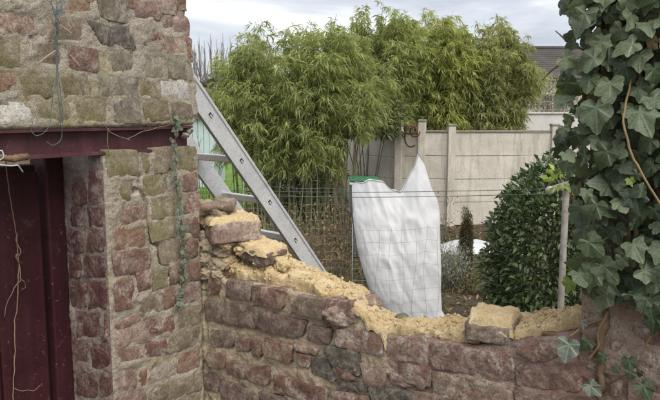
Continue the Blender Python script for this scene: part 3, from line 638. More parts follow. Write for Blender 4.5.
for i, (x, y, o_, r) in enumerate([(209, 246, 0.03, 0.030), (222, 251, 0.035, 0.026), (207, 259, 0.02, 0.028), (219, 264, 0.03, 0.028), (208, 273, 0.015, 0.026), (230, 260, 0.05, 0.022), (206, 238, 0.045, 0.03), (217, 274, 0.012, 0.018), (236, 268, 0.05, 0.018), (204, 288, 0.02, 0.02), (252, 245, 0.07, 0.022), (242, 250, 0.05, 0.020), (282, 264, 0.08, 0.022), (268, 268, 0.06, 0.018), (283, 256, 0.12, 0.020), (207, 222, 0.06, 0.024), (225, 245, 0.02, 0.016), (258, 262, 0.05, 0.014), (476, 337, 0.05, 0.012), (514, 336, 0.06, 0.013)]):
    lump('mortar_chunk', pB(x, y, o_), (r * 1.1, r, r * random.uniform(0.7, 1.0)), M_SAND if i in (5, 8) or i > 9 else M_MORT_BR, wall, 31 + i, 4, 0.55, 2.2)
c = pB(340, 316, 0.01); lump('brick_fragment', c, (0.045, 0.03, 0.026), BM['S'], wall, 35, 4, 0.4, 1.8)
c = pB(370, 305, 0.13); lump('brick_fragment', c, (0.03, 0.04, 0.03), BM['S'], wall, 36, 4, 0.4, 1.8)
c = pB(402, 318, 0.19); tag(lump('pebble', c, (0.022, 0.02, 0.013), plain('pebble_stone', (0.17, 0.16, 0.10), 0.9, 0.4, 30), None, 37, 3, 0.2), 'small olive pebble on the wall top before the white fleece', 'pebble')
vs, fs = box(0, 0, 0, 0.075, 0.02, 0.008, 0.002); c = pB(560, 335, 0.02)
tag(obj('wood_splinter', to_frame(vs, c, V, U), fs, plain('old_wood', (0.22, 0.15, 0.09), 0.9, 0.4, 20)), 'thin brown wood splinter on the mortar near the ivy', 'wood')
# ------------------------------------------------------------------ ivy
IVY = [ivy_mat('ivy_leaf_dark', (0.030, 0.054, 0.023), (0.078, 0.112, 0.047), (0.16, 0.21, 0.13), 0.22), ivy_mat('ivy_leaf_grey', (0.10, 0.14, 0.070), (0.16, 0.20, 0.105), (0.24, 0.29, 0.19), 0.35),
       ivy_mat('ivy_leaf_young', (0.16, 0.24, 0.035), (0.22, 0.30, 0.06), (0.30, 0.36, 0.12), 0.08), ivy_mat('ivy_leaf_dusty', (0.12, 0.17, 0.12), (0.15, 0.19, 0.14), (0.55, 0.58, 0.52), 0.9)]
IVY_DEAD = ivy_mat('ivy_leaf_dead', (0.13, 0.075, 0.035), (0.19, 0.115, 0.055), (0.2, 0.13, 0.07), 0.2)
M_STEM = plain('ivy_stem_bark', (0.17, 0.115, 0.07), 0.9, 0.35, 40); M_STEM2 = plain('ivy_shoot', (0.26, 0.185, 0.095), 0.8, 0.25, 30)
def ivy_leaf_mesh(mat, seed, lob=1.0):
    """five-lobed leaf, stalk joint at the origin, tip along +Y, face to +Z; about one unit across"""
    rr = random.Random(seed)
    ctrl = [(-180, 0.10), (-156, 0.36), (-132, 0.47), (-108, 0.53), (-88, 0.50), (-68, 0.56), (-52, 0.64), (-36, 0.58), (-18, 0.68), (0, 0.86)]
    ctrl = [(a + rr.uniform(-4, 4), r * rr.uniform(0.92, 1.08) * (1 + (lob - 1) * (0.5 if a in (-52, -108, 0) else -0.9))) for a, r in ctrl]
    ctrl[-1] = (0, ctrl[-1][1]); ang = [a for a, r in ctrl] + [-a * rr.uniform(0.96, 1.04) for a, r in ctrl[-2:0:-1]]; rad = [r for a, r in ctrl] + [r * rr.uniform(0.92, 1.08) for a, r in ctrl[-2:0:-1]]
    A0, R0 = np.array(ang + [180 + ang[0] + 180]), np.array(rad + [rad[0]]); ta = np.arange(len(A0)); tb = np.arange(0, len(A0) - 1, 0.5)      # rounder outline: points added between the lobes
    a1 = np.interp(tb, ta, A0); r1_ = np.interp(tb, ta, R0); odd = (tb % 1) > 0; r1_[odd] += 0.018 * (1 + 0.6 * np.sin(tb[odd] * 3.1)); ang, rad = list(a1), list(r1_)
    n = len(ang); rings = [0.33, 0.68, 1.0]; vs = [(0, 0, 0)]
    cup, fold, tipb, wob = rr.uniform(-0.10, 0.22), rr.uniform(0.02, 0.35), rr.uniform(0.0, 0.5), rr.uniform(0, 6)
    for k in rings:
        for a, r in zip(ang, rad):
            r_ = r * k if k > 0.9 else k * (r * 0.75 + 0.12); x, y = math.sin(R(a)) * r_, math.cos(R(a)) * r_
            z = fold * abs(x) * 0.8 - cup * (x*x + y*y) - tipb * max(y, 0) ** 2 * 0.6 + 0.045 * math.sin(a * 0.09 + wob) * k
            vs.append((x, y, z))
    fs = [(0, 1 + i, 1 + (i+1) % n) for i in range(n)]
    for j in range(2):
        for i in range(n): fs.append((1 + j*n + i, 1 + (j+1)*n + i, 1 + (j+1)*n + (i+1) % n, 1 + j*n + (i+1) % n))
    vs = np.array(vs); uv = vs[:, :2] * 0.5 + 0.5
    return mesh_from(vs, fs, mat, True, None, uv)
LEAVES = [[ivy_leaf_mesh(m, 10 * mi + k, 1.0 + 0.06 * (k % 3)) for k in range(5)] for mi, m in enumerate(IVY)]; DEAD = [ivy_leaf_mesh(IVY_DEAD, 300 + k) for k in range(3)]
def place_leaf(parent, p, size, nrm, roll, kind, name='leaf'):
    """tip hangs down (roll 0) in the plane facing nrm"""
    n = Vector(nrm).normalized(); dn = Vector((0, 0, -1)); y = (dn - n * dn.dot(n)).normalized(); x = y.cross(n).normalized()
    c_, s_ = math.cos(roll), math.sin(roll); y2 = y * c_ + x * s_; x2 = y2.cross(n)
    M = Matrix((x2 * size, y2 * size, n * size)).transposed().to_4x4(); M.translation = Vector([float(a) for a in p])
    o = bpy.data.objects.new(name, random.choice(LEAVES[kind])); COL.objects.link(o); o.parent = parent; o.matrix_parent_inverse = Matrix.Translation(-parent.location); o.matrix_basis = M
    return o
ivy = thing('ivy_plant', CORNER + 1.2 * V + 1.6 * Z - 0.02 * U, 'large-leaved dark ivy smothering the tall stub of wall at right', 'ivy')
def ivy_edge(y): return np.interp(y, [-40, 0, 20, 50, 70, 95, 115, 135, 160, 185, 210, 240, 262, 285, 300], [560, 563, 566, 566, 560, 560, 566, 556, 556, 570, 578, 582, 575, 573, 592])
def ivy_low(x): return np.interp(x, [570, 590, 605, 640, 660, 720], [285, 297, 306, 308, 322, 330])
cnt = 0; pts = []
for layer, (off, N, mind) in enumerate([(-0.018, 190, 14), (-0.045, 170, 15.5), (-0.075, 150, 17)]):
    tries = 0; mine = []
    while len(mine) < N and tries < 9000:
        tries += 1; x, y = random.uniform(560, 735), random.uniform(-60, 330)
        if x < ivy_edge(y) + 5 - layer * 2 or y > ivy_low(x) - 10: continue
        if any((x-a)**2 + (y-b)**2 < mind**2 for a, b in mine): continue
        mine.append((x, y))
    pts += [(x, y, off - random.uniform(0, 0.025), layer) for x, y in mine]
pts.sort(key=lambda q: (q[0] > 672 or q[1] < -12, q[2])); rest = []
for x, y, off, layer in pts:
    p = pB(x, y, off); n = -U + np.array([random.gauss(-0.15, 0.65), random.uniform(-0.3, 0.3), random.gauss(0.45, 0.6)])
    kind = random.choices([0, 1, 2], [0.60, 0.37, 0.03])[0]
    if cnt >= 262: rest.append((p, n, kind)); continue
    place_leaf(ivy, p, random.choice([random.uniform(0.020, 0.030), random.uniform(0.030, 0.043), random.uniform(0.034, 0.050)]), n, random.gauss(-0.15, 0.75), kind); cnt += 1
    if cnt % 53 == 5: COL.objects[-1].data = random.choice(DEAD); COL.objects[-1].matrix_basis = COL.objects[-1].matrix_basis @ Matrix.Scale(0.6, 4)
def leaf_matrix(p, size, nrm, roll):
    n = Vector(nrm).normalized(); dn = Vector((0, 0, -1)); y = (dn - n * dn.dot(n)).normalized(); x = y.cross(n).normalized(); c_, s_ = math.cos(roll), math.sin(roll); y2 = y * c_ + x * s_; x2 = y2.cross(n)
    return np.array(Matrix((x2 * size, y2 * size, n * size)).transposed()), np.array(p)
rv, rf_, ruv, rk = [], [], [], 0                       # leaves past the first three hundred stay one mass
for p, n, kind in rest:
    me = random.choice(LEAVES[0]); co = np.array([v.co[:] for v in me.vertices]); A_, o_ = leaf_matrix(p, random.uniform(0.028, 0.048), n, random.gauss(0.1, 0.7)); rv.append(co @ A_.T + o_); ruv.append(co[:, :2] * 0.5 + 0.5)
    rf_ += [tuple(i + rk for i in f.vertices) for f in me.polygons]; rk += len(co)
if rv: tag(obj('leaf_mass', np.vstack(rv), rf_, IVY[0], ivy, uv=np.vstack(ruv)), kind='stuff')
# leaves that stand out in the photograph: x, y, offset, size, roll, kind, sideways and upward lean
for x, y, off, sz, roll, kind, lx, lz in [
    (585, 14, -0.12, 0.082, -0.3, 1, -0.5, 0.5), (574, 3, -0.08, 0.050, 0.7, 2, 0.2, 0.1), (604, -2, -0.10, 0.075, -0.9, 1, -0.2, 0.6), (600, 42, -0.11, 0.062, 0.3, 1, -0.4, 0.5),
    (594, 58, -0.12, 0.075, -1.15, 1, -0.6, 0.6), (572, 86, -0.05, 0.066, -1.0, 2, 0.25, 0.1), (569, 76, -0.07, 0.06, -1.2, 1, -0.5, 0.6), (632, 44, -0.12, 0.065, -1.0, 1, -0.2, 0.8), (610, 84, -0.12, 0.075, 0.1, 1, -0.2, 0.4), (596, 108, -0.13, 0.090, 0.1, 1, -0.3, 0.3),
    (640, 112, -0.13, 0.085, 0.5, 1, -0.1, 0.5), (607, 152, -0.12, 0.070, -0.5, 0, -0.4, 0.3), (622, 168, -0.09, 0.080, -0.1, 0, 0.0, 0.2), (596, 205, -0.12, 0.072, -0.4, 0, -0.3, 0.4), (577, 135, -0.06, 0.055, -0.3, 0, -0.3, 0.3),
    (634, 194, -0.11, 0.070, 0.3, 0, 0, 0.4), (594, 272, -0.10, 0.075, -0.2, 0, -0.2, 0.5), (576, 268, -0.03, 0.050, 0.0, 2, 0.3, 0.0), (570, 282, -0.05, 0.045, -0.2, 2, -0.1, 0.1), (630, 180, -0.13, 0.024, 0.4, 2, 0, 0.4), (649, 300, -0.10, 0.075, 0.2, 0, 0, 0.3)]:
    place_leaf(ivy, pB(x, y, off * 0.85), sz * 0.66, -U + np.array([lx, 0, lz]), -roll, kind)
# low leaves hanging in front of the wall
for x, y, off, sz, roll, kind in [(569, 345, -0.055, 0.062, 0.1, 3), (588, 342, -0.03, 0.042, 0.5, 0), (604, 356, -0.03, 0.028, 0.9, 0), (629, 361, -0.035, 0.040, -0.2, 0), (617, 368, -0.03, 0.022, 0.6, 0), (631, 373, -0.04, 0.028, 0.2, 0), (643, 386, -0.05, 0.050, -0.5, 0), (652, 290, -0.06, 0.055, 0.2, 0), (655, 318, -0.06, 0.06, 0.1, 0), (583, 324, -0.03, 0.024, 0.7, 3), (590, 386, -0.05, 0.046, -0.9, 3), (640, 372, -0.03, 0.02, 0.2, 0)]:
    place_leaf(ivy, pB(x, y, off), sz * 0.72, -U + np.array([random.uniform(-0.3, 0.2), 0, random.uniform(0.1, 0.4)]), roll, kind)
def pstem(name, pxs, r, mat, parent, n=24, sides=7, wob=0.004, plane=pB):
    p = smooth_path([plane(*q) for q in pxs], n); p = p + np.stack([fbm(p, 25, 3, 90 + k) for k in range(3)], 1) * wob
    rr = np.interp(np.linspace(0, 1, n), np.linspace(0, 1, len(np.atleast_1d(r))), np.atleast_1d(r)); vs, fs = tube(p, rr, sides)
    return obj(name, vs, fs, mat, parent)
pstem('stem', [(606, 290, -0.012), (603, 330, -0.014), (600, 352, -0.012), (603, 380, -0.010), (604, 440, -0.010)], [0.005, 0.0075, 0.008, 0.006, 0.005], M_STEM, ivy, 60, 8, 0.014)
pstem('stem', [(608, 312, -0.02), (598, 330, -0.02), (600, 345, -0.022), (588, 360, -0.02)], [0.003, 0.004, 0.003, 0.002], M_STEM2, ivy)
pstem('stem', [(604, 318, -0.015), (580, 328, -0.02), (570, 336, -0.05)], [0.0025, 0.002, 0.0015], M_STEM2, ivy)
pstem('stem', [(602, 390, -0.015), (614, 380, -0.025), (632, 372, -0.03)], [0.0025, 0.002, 0.0015], M_STEM, ivy)
pstem('stem', [(640, 40, -0.03), (628, 85, -0.085), (623, 118, -0.115), (630, 150, -0.12), (640, 175, -0.12), (662, 208, -0.11), (690, 240, -0.03)], [0.0012, 0.002, 0.0024, 0.0022, 0.002], M_STEM2, ivy, 40)
pstem('stem', [(582, 178, -0.03), (574, 200, -0.03), (577, 222, -0.03), (590, 245, -0.03), (600, 262, -0.02)], [0.003, 0.0045, 0.005, 0.004], M_STEM2, ivy)
pstem('stem', [(560, 64, -0.03), (550, 72, -0.02), (543, 80, -0.02)], [0.0025, 0.002, 0.0015], M_STEM2, ivy)
pstem('stem', [(556, 30, -0.04), (566, 42, -0.05), (585, 50, -0.03)], [0.001, 0.002, 0.002], M_STEM2, ivy)
pstem('stem', [(548, 163, -0.02), (560, 152, -0.03), (572, 140, -0.03), (584, 132, -0.02)], [0.0012, 0.002, 0.0025], M_STEM2, ivy)
pstem('stem', [(655, 330, -0.03), (646, 345, -0.03), (640, 362, -0.03)], [0.003, 0.002, 0.0015], M_STEM2, ivy)
for k in range(9):
    x0 = random.uniform(590, 665); pstem('stem', [(x0, random.uniform(-40, 20), -0.02), (x0 + random.uniform(-15, 15), random.uniform(80, 130), -0.045), (x0 + random.uniform(-20, 20), random.uniform(200, 290), -0.02)], [0.003, 0.004, 0.004], M_STEM, ivy)

# small ivy climbing the pillar
pL = lambda x, y, off=0.0: hit(x, y, CORNER - V * off, V)
creeper = thing('climbing_ivy', CORNER - 0.05 * U + 1.4 * Z + 0.01 * V, 'thin strand of small grey-green ivy climbing the brick pillar', 'ivy')
cp = [(176, 112), (177, 128), (174, 142), (177, 158), (175, 175), (178, 195), (179, 212), (184, 232), (184, 250), (185, 265), (183, 280), (181, 295), (178, 310)]
pstem('stem', [(x, y, -0.010) for x, y in cp], [0.0012, 0.002, 0.002, 0.0012], M_STEM, creeper, 40, 5, 0.004, pL)
SMALL = ivy_mat('small_ivy_leaf', (0.095, 0.13, 0.080), (0.15, 0.185, 0.12), (0.26, 0.29, 0.21), 0.45); LEAVES.append([ivy_leaf_mesh(SMALL, 77 + k) for k in range(4)])
for k in range(84):
    f = k / 83 * (len(cp) - 1.001); i = int(f); x = cp[i][0] + (cp[i+1][0]-cp[i][0])*(f-i); y = cp[i][1] + (cp[i+1][1]-cp[i][1])*(f-i)
    place_leaf(creeper, pL(x + random.gauss(0, 2.4), y + random.uniform(-3, 3), -random.uniform(0.014, 0.028)), random.uniform(0.009, 0.0165), V + np.array([random.uniform(-.5, .5), 0, random.uniform(-.1, .8)]), random.gauss(0, 1.0), 4)

# ------------------------------------------------------------------ string, twigs and vine on the shed
M_STR = plain('blue_green_twine', (0.10, 0.145, 0.15), 0.8, 0.35, 60); M_TWIG = plain('dry_twig', (0.27, 0.18, 0.12), 0.9, 0.3, 40); M_WIRE = plain('pale_wire', (0.55, 0.60, 0.56), 0.5, 0.15, 40)
def strands(paths, r, plane, n=60, wob=0.004):
    out = []
    for k, pth in enumerate(paths):
        p = smooth_path([plane(x, y, o_) for x, y, o_ in pth], n); p = p + np.stack([fbm(p + k, 30, 3, 100 + a) for a in range(3)], 1) * wob; out.append(tube(p, r, 5))
    return tubes(out)
paths = [[(54, -14, -0.012), (58, 4, -0.018), (55, 18, -0.022), (57, 30, -0.018), (56, 60, -0.014), (58, 95, -0.014), (60, 112, -0.014), (61, 126, -0.012)],
         [(60, -14, -0.012), (62, 8, -0.018), (56, 16, -0.024), (58, 28, -0.018), (57, 70, -0.014), (52, 106, -0.014), (50, 124, -0.014), (44, 133, -0.012), (36, 136, -0.010), (31, 131, -0.010), (32, 122, -0.012)],
         [(50, -14, -0.015), (52, 8, -0.020), (58, 20, -0.022), (56, 40, -0.016), (58, 70, -0.016), (63, 118, -0.014), (62, 140, -0.004), (52, 146, -0.006), (47, 141, -0.006)],
         [(66, 2, -0.02), (60, 10, -0.03), (54, 14, -0.03), (58, 20, -0.032), (54, 24, -0.028), (59, 30, -0.026)], [(45, -4, -0.02), (56, 10, -0.03), (64, 8, -0.03), (57, 17, -0.034), (60, 24, -0.03)]]
vs, fs = strands(paths, 0.0010, pL, 90)
tag(obj('twine', vs, fs, M_STR), 'frayed blue-green twine hanging down the upper brick wall in loops', 'twine')
for pth, lb in (([(56, 50, -0.012), (46, 57, -0.012), (37, 64, -0.010)], 'pale dry stalk slanting down left behind the twine'), ([(60, 24, -0.012), (72, 34, -0.012)], 'pale dry stalk high up, slanting right from the twine'), ([(70, 55, -0.010), (80, 66, -0.010)], 'short pale dry stalk on a brick right of the twine')):
    vs, fs = strands([pth], 0.0013, pL, 14, 0.001); tag(obj('dry_stalk', vs, fs, plain('pale_stalk', (0.50, 0.36, 0.28), 0.9)), lb, 'stalk', 'dry stalks on the bricks')
vs, fs = strands([[(104, 124, -0.004), (109, 131, -0.004), (118, 136, -0.006), (130, 140, -0.004)], [(126, 139, -0.005), (142, 132, -0.006), (160, 127, -0.004), (174, 124, -0.004)], [(108, 128, -0.004), (107, 142, -0.003), (109, 156, -0.004)]], 0.0009, pL, 22, 0.003)
tag(obj('twig', vs, fs, M_TWIG), 'thin forked dry twig lying across the maroon lintel', 'twig')
p = smooth_path([pL(-14, 157, -0.018), pL(2, 158, -0.022), pL(16, 158, -0.022), pL(29, 156, -0.016)], 40); rr = 0.0075 + 0.003 * fbm(p, 90, 3, 120); rr[-3:] *= [0.9, 0.7, 0.25]
p = p + np.stack([fbm(p, 50, 2, 121 + a) for a in range(3)], 1) * 0.004; vs, fs = tube(p, rr, 9)
tag(obj('wood_stub', vs, fs, worn('rotten_wood', (0.12, 0.065, 0.035), (0.30, 0.20, 0.12), 0.95, 60, 0.35, 0.7)), 'broken brown wooden stub sticking in across the lintel at left edge', 'wood')
vs, fs = strands([[(-12, 164, -0.02), (0, 165, -0.03), (12, 166, -0.03), (18, 165, -0.028), (23, 172, -0.02)], [(-8, 152, -0.03), (2, 150, -0.036), (4, 157, -0.038), (-2, 161, -0.03)]], 0.0016, pL, 24, 0.001)
tag(obj('pale_wire', vs, fs, M_WIRE), 'short bent pale wire under the wooden stub', 'wire')
pD = lambda x, y, off=0.0: hit(x, y, DO + V * (0.034 + off), V)
vine = thing('dead_vine', pD(16, 398), 'leafless brown vine hanging down the maroon door', 'vine')
pstem('stem', [(6, 160, 0.02), (9, 190, 0.012), (13, 215, 0.010), (17, 240, 0.010), (19, 270, 0.012), (16, 310, 0.010), (14, 350, 0.010), (14, 420, 0.008)], [0.0015, 0.0013, 0.0016, 0.0014], M_TWIG, vine, 60, 5, 0.005, pD)
pstem('tendril', [(18, 262, 0.012), (22, 280, 0.016), (14, 286, 0.014), (6, 300, 0.012), (3, 318, 0.012)], [0.0014, 0.0012, 0.0008], M_TWIG, vine, 30, 5, 0.008, pD)
pstem('tendril', [(18, 276, 0.012), (25, 282, 0.014), (27, 288, 0.010), (22, 290, 0.012)], [0.001, 0.0008], M_TWIG, vine, 20, 5, 0.006, pD)
pstem('tendril', [(14, 388, 0.012), (24, 390, 0.014), (34, 392, 0.012), (40, 386, 0.01)], [0.001, 0.0008], M_TWIG, vine, 20, 5, 0.008, pD)
for k in range(3): pstem('tendril', [(17, 235 + 9 * k, 0.012), (14 + 5 * (k % 2) + 2, 240 + 9 * k, 0.018), (19, 246 + 9 * k, 0.014)], [0.0016, 0.0014], M_TWIG, vine, 12, 5, 0.008, pD)

# ------------------------------------------------------------------ ladder
def alu():
    t = NT('weathered_aluminium'); g = t.coords('Object'); k = t.ramp(t.noise(5, 6, 0.7, g, 0.4), (0.3, (0.50, 0.505, 0.50)), (0.7, (0.68, 0.68, 0.67)))
    sp = t.ramp(t.noise(38, 5, 0.75, g, 0.3), (0.60, 0.0), (0.66, 1.0)); k = t.mix(t.math('MULTIPLY', sp, 0.6), k, (0.62, 0.58, 0.50))
    dk = t.ramp(t.noise(16, 6, 0.75, g, 0.8), (0.56, 0.0), (0.72, 1.0)); k = t.mix(t.math('MULTIPLY', dk, 0.5), k, (0.26, 0.25, 0.235))
    sc = t.ramp(t.noise(120, 3, 0.6, g), (0.35, 0.8), (0.6, 1.05)); k = t.mix(0.8, k, sc, 'MULTIPLY')
    t.col(k); t.b.inputs['Roughness'].default_value = 0.5; t.b.inputs['Metallic'].default_value = 0.25; t.bump(t.noise(30, 5, 0.7, g), 0.12, 0.004); return t.m
M_ALU = alu(); M_DARK = plain('dark_gap', (0.03, 0.03, 0.03), 0.7)
LP0 = np.array([-0.5459, 3.116, 2.168]); LB = np.array([0.4309, 0.4585, -0.7772]); LB /= np.linalg.norm(LB)
hor = np.array([LB[0], LB[1], 0]); hor /= np.linalg.norm(hor); RUN = np.array([-hor[1], hor[0], 0.0]); LN = np.cross(LB, RUN)
LN = LN if LN[2] > 0 else -LN
t_top, t_bot = -0.86, (LP0[2]) / -LB[2]
ladder = thing('aluminium_ladder', LP0 + LB * t_bot, 'grey aluminium ladder leaning over behind the broken wall', 'ladder')
ladder.location[2] = 0.0
def rail(off, parent):
    o = LP0 + off * RUN; L = t_bot - t_top; hw = 0.047; th = 0.012
    prof = [(-hw, -th), (-hw, th), (-hw+0.012, th), (-hw+0.015, th-0.006), (hw-0.015, th-0.006), (hw-0.012, th), (hw, th), (hw, -th)]     # wide face with raised lips
    prof = [(a, -b if off == 0 else b) for a, b in prof]
    vs = []; 
    for t_ in (t_top, t_bot):
        for a, b in prof: vs.append(o + LB * t_ + LN * a + RUN * b)
    m = len(prof); fs = [(k, (k+1) % m, m + (k+1) % m, m + k) for k in range(m)] + [tuple(range(m))[::-1], tuple(range(m, 2*m))]
    return obj('rail', np.array(vs), fs, M_ALU, ladder, smooth=False)
LW_ = 0.37
r1 = rail(0.0, ladder); r2 = rail(LW_, ladder)
n_r = int((t_bot - t_top - 0.2) / 0.28); k0 = math.floor((0 - t_top - 0.08) / 0.28)
for k in range(-k0, 12):
    t_ = k * 0.28
    if t_ > t_bot - 0.12 or t_ < t_top + 0.06: continue
    o = LP0 + LB * t_ + RUN * LW_ / 2
    vs, fs = box(0, 0, 0, LW_ - 0.02, 0.034, 0.034, 0.004); obj('rung', to_frame(vs, o + 0.004 * Z, RUN, hor), fs, M_ALU, ladder, smooth=False)
    for off, sgn, rl in ((0.0, -1, r1), (LW_, 1, r2)):
        q = LP0 + LB * t_ + RUN * (off + sgn * 0.0065 - sgn * 0.002)
        vs, fs = box(0, 0, 0, 0.024, 0.016, 0.007, 0.001); s_ = obj('rung_slot', to_frame(vs, q, LB, LN, RUN), fs, M_DARK, rl, smooth=False)
        vs, fs = box(0.004, -0.002, 0, 0.016, 0.008, 0.011, 0.001); obj('rung_end', to_frame(vs, q, LB, LN, RUN), fs, M_ALU, rl, smooth=False)

# ------------------------------------------------------------------ plants: leaf clouds
def leaf_cloud(pos, dirs, L, W, droop=0.25, fold=0.25):
    n = len(pos); d = dirs / (np.linalg.norm(dirs, axis=1)[:, None] + 1e-9); ref = rng.normal(size=(n, 3)); ref[:, 2] += 1.2
    s = np.cross(d, ref); s /= np.linalg.norm(s, axis=1)[:, None] + 1e-9; nn = np.cross(s, d); nn *= np.sign(nn[:, 2:] + 1e-6)
    L = np.broadcast_to(np.asarray(L), (n,))[:, None]; W = np.broadcast_to(np.asarray(W), (n,))[:, None]
    mid = pos + d * L * 0.45; tip = pos + d * L - Z * L * droop
    lf = mid - s * W * 0.5 + nn * W * fold; rt = mid + s * W * 0.5 + nn * W * fold
    vs = np.stack([pos, lf, mid, rt, tip], 1).reshape(-1, 3); b = np.arange(n)[:, None] * 5
    fs = np.stack([b + [0, 2, 1], b + [0, 3, 2], b + [1, 2, 4], b + [2, 3, 4]], 1).reshape(-1, 3)
    return vs, fs
def unit(v): return v / (np.linalg.norm(v, axis=-1, keepdims=True) + 1e-9)
M_CULM = [plain('bamboo_culm_green', (0.13, 0.135, 0.06), 0.5, 0.35, 6), plain('bamboo_culm_straw', (0.24, 0.20, 0.11), 0.55, 0.3, 6)]
def bamboo(label, cx, cy, rx, ry, ncul, top_fn, mat, nspray, leaves, base_r, lo, L=(0.10, 0.19), W=0.021, keep=None):
    root = thing('bamboo_clump', (cx, cy, 0), label, 'bamboo', 'bamboo clumps at the garden end'); P_, D_, Ln = [], [], []
    for c in range(ncul):
        a, r = random.uniform(0, 2*math.pi), math.sqrt(random.random())
        b = np.array([cx + math.cos(a) * r * base_r[0], cy + math.sin(a) * r * base_r[1], 0.0]); a2 = a + random.gauss(0, 0.5); r2 = min(1.0, r * random.uniform(0.7, 1.2) + 0.05)
        tx, ty = cx + math.cos(a2) * r2 * rx, cy + math.sin(a2) * r2 * ry; tz = top_fn(tx, r2) * random.uniform(0.86, 1.02)
        t = np.linspace(0, 1, 10); bend = t ** 2.2; p = np.stack([b[0] + (tx - b[0]) * bend, b[1] + (ty - b[1]) * bend, tz * (t - 0.10 * r2 * t ** 5)], 1)
        p[:, :2] += np.stack([fbm(p + c, 0.8, 2, 130), fbm(p + c, 0.8, 2, 131)], 1) * 0.06
        b[2] = gz(b[0], b[1]) - 0.02; p[0] = b; vs, fs = tube(p, np.linspace(0.010, 0.003, 10) * random.uniform(0.7, 1.2), 5, False); obj('culm', vs, fs, M_CULM[c % 3 == 0], root)
        out = np.array([math.cos(a2), math.sin(a2), 0.0])
        for s in range(nspray):
            tau = lo + (1 - lo) * random.random() ** 0.8; o = np.array([np.interp(tau, t, p[:, k]) for k in range(3)])
            az = random.uniform(0, 2*math.pi); br = np.array([math.cos(az), math.sin(az), random.uniform(0.0, 0.7)]) + out * 0.7 * r2; br = br / np.linalg.norm(br); bl = random.uniform(0.12, 0.42) * (1.15 - 0.5 * tau)
            k = leaves; f = rng.random(k) ** 0.7; q = o + br * bl * f[:, None] - Z * (f[:, None] ** 2) * bl * 0.45
            dr = br * 0.75 + rng.normal(size=(k, 3)) * 0.5 - Z * 0.45; P_.append(q); D_.append(dr); Ln.append(rng.uniform(L[0], L[1], k))
    P_, D_, Ln = np.vstack(P_), np.vstack(D_), np.concatenate(Ln)
    if keep is not None: kk = keep(P_); P_, D_, Ln = P_[kk], D_[kk], Ln[kk]
    vs, fs = leaf_cloud(P_, D_, Ln, Ln * 0.0 + W * (0.7 + 0.6 * rng.random(len(Ln))), 0.30, 0.2)
    tag(obj('foliage', vs, fs, mat, root, smooth=False), kind='stuff'); return root
LF_A = leaf_mat('bamboo_leaf_green', (0.20, 0.24, 0.09), (0.385, 0.435, 0.185), 0.48); LF_B = leaf_mat('bamboo_leaf_yellow', (0.25, 0.29, 0.09), (0.44, 0.48, 0.18), 0.48); LF_C = leaf_mat('bamboo_leaf_deep', (0.20, 0.225, 0.09), (0.37, 0.395, 0.175), 0.46)
bamboo('tall green bamboo clump with bare culms showing, left of the concrete fence', -0.55, 11.6, 1.62, 1.1, 95, lambda x, r: 3.95 - 1.0 * r ** 2.6 - 0.35 * max(0, -(x + 1.3)), LF_A, 40, 15, (1.15, 0.55), 0.34, (0.085, 0.165), 0.018, lambda q: ~((q[:, 0] < -1.32) & (q[:, 2] < 1.30 + 0.12 * np.sin(q[:, 0] * 11))) & ~((q[:, 0] > 0.22) & (q[:, 2] < 1.80 + 0.15 * np.sin(q[:, 0] * 9))))
bamboo('yellow-green bamboo clump rising behind the fence posts', 2.25, 16.4, 1.45, 1.0, 75, lambda x, r: 4.70 - 0.55 * r ** 3, LF_B, 34, 15, (0.8, 0.6), 0.38, (0.10, 0.20), 0.023)
bamboo('deep green bamboo clump behind the fence, nearest the roof', 3.75, 16.8, 1.5, 1.0, 88, lambda x, r: 4.55 - 0.55 * r ** 3 - 0.5 * max(0, x - 4.1), LF_C, 34, 15, (0.8, 0.6), 0.30, (0.10, 0.20), 0.023)
bamboo('short bamboo clump in shade between the posts and tall clump', 1.05, 15.6, 1.15, 0.8, 62, lambda x, r: 4.60 - 0.4 * r ** 3, LF_A, 28, 14, (0.6, 0.5), 0.35, (0.12, 0.20), 0.024)

def shrub(name, label, cat, c, r, n, L, W, mat, M_b, base_h=0.0, seed=1, branches=14, group=None, shell=0.55, rough=0.16, up=0.25):
    root = thing(name, (c[0], c[1], gz(c[0], c[1])), label, cat, group); u_ = unit(rng.normal(size=(n, 3))); rad = shell + (1 - shell) * rng.random(n) ** 0.6
    bumpy = 1 + rough * fbm(u_ * 1.0 + seed, 2.2, 3, 140 + seed) * 1.8; pos = np.array(c) + u_ * (rad * bumpy)[:, None] * np.array(r)
    keep = pos[:, 2] > base_h; pos, u_ = pos[keep], u_[keep]; dirs = u_ * 0.7 + rng.normal(size=u_.shape) * 0.55 + Z * up
    Ls = rng.uniform(L * 0.7, L * 1.2, len(pos)); vs, fs = leaf_cloud(pos, dirs, Ls, Ls * (W / L), 0.12, 0.22); tag(obj('foliage', vs, fs, mat, root, smooth=False), kind='stuff')
    for k in range(branches):
        d_ = unit(rng.normal(size=3) + np.array([0, 0, 1.3])); e_ = np.array(c) + d_ * np.array(r) * 0.75; b = np.array([c[0] + random.uniform(-.06, .06), c[1] + random.uniform(-.06, .06), gz(c[0], c[1]) - 0.03])
        p = smooth_path([b, b * 0.6 + e_ * 0.4 + np.array([0, 0, 0.12]), e_], 8); v_, f_ = tube(p, np.linspace(0.014, 0.004, 8), 5); obj('branch', v_, f_, M_b, root)
    return root
M_BARK = plain('dark_bark', (0.09, 0.07, 0.05), 0.95, 0.35, 20)
LF_L = leaf_mat('laurel_leaf', (0.055, 0.088, 0.038), (0.112, 0.155, 0.07), 0.12, 0.34, 0.5); LF_S = leaf_mat('broad_leaf_green', (0.06, 0.085, 0.025), (0.15, 0.165, 0.07), 0.25)
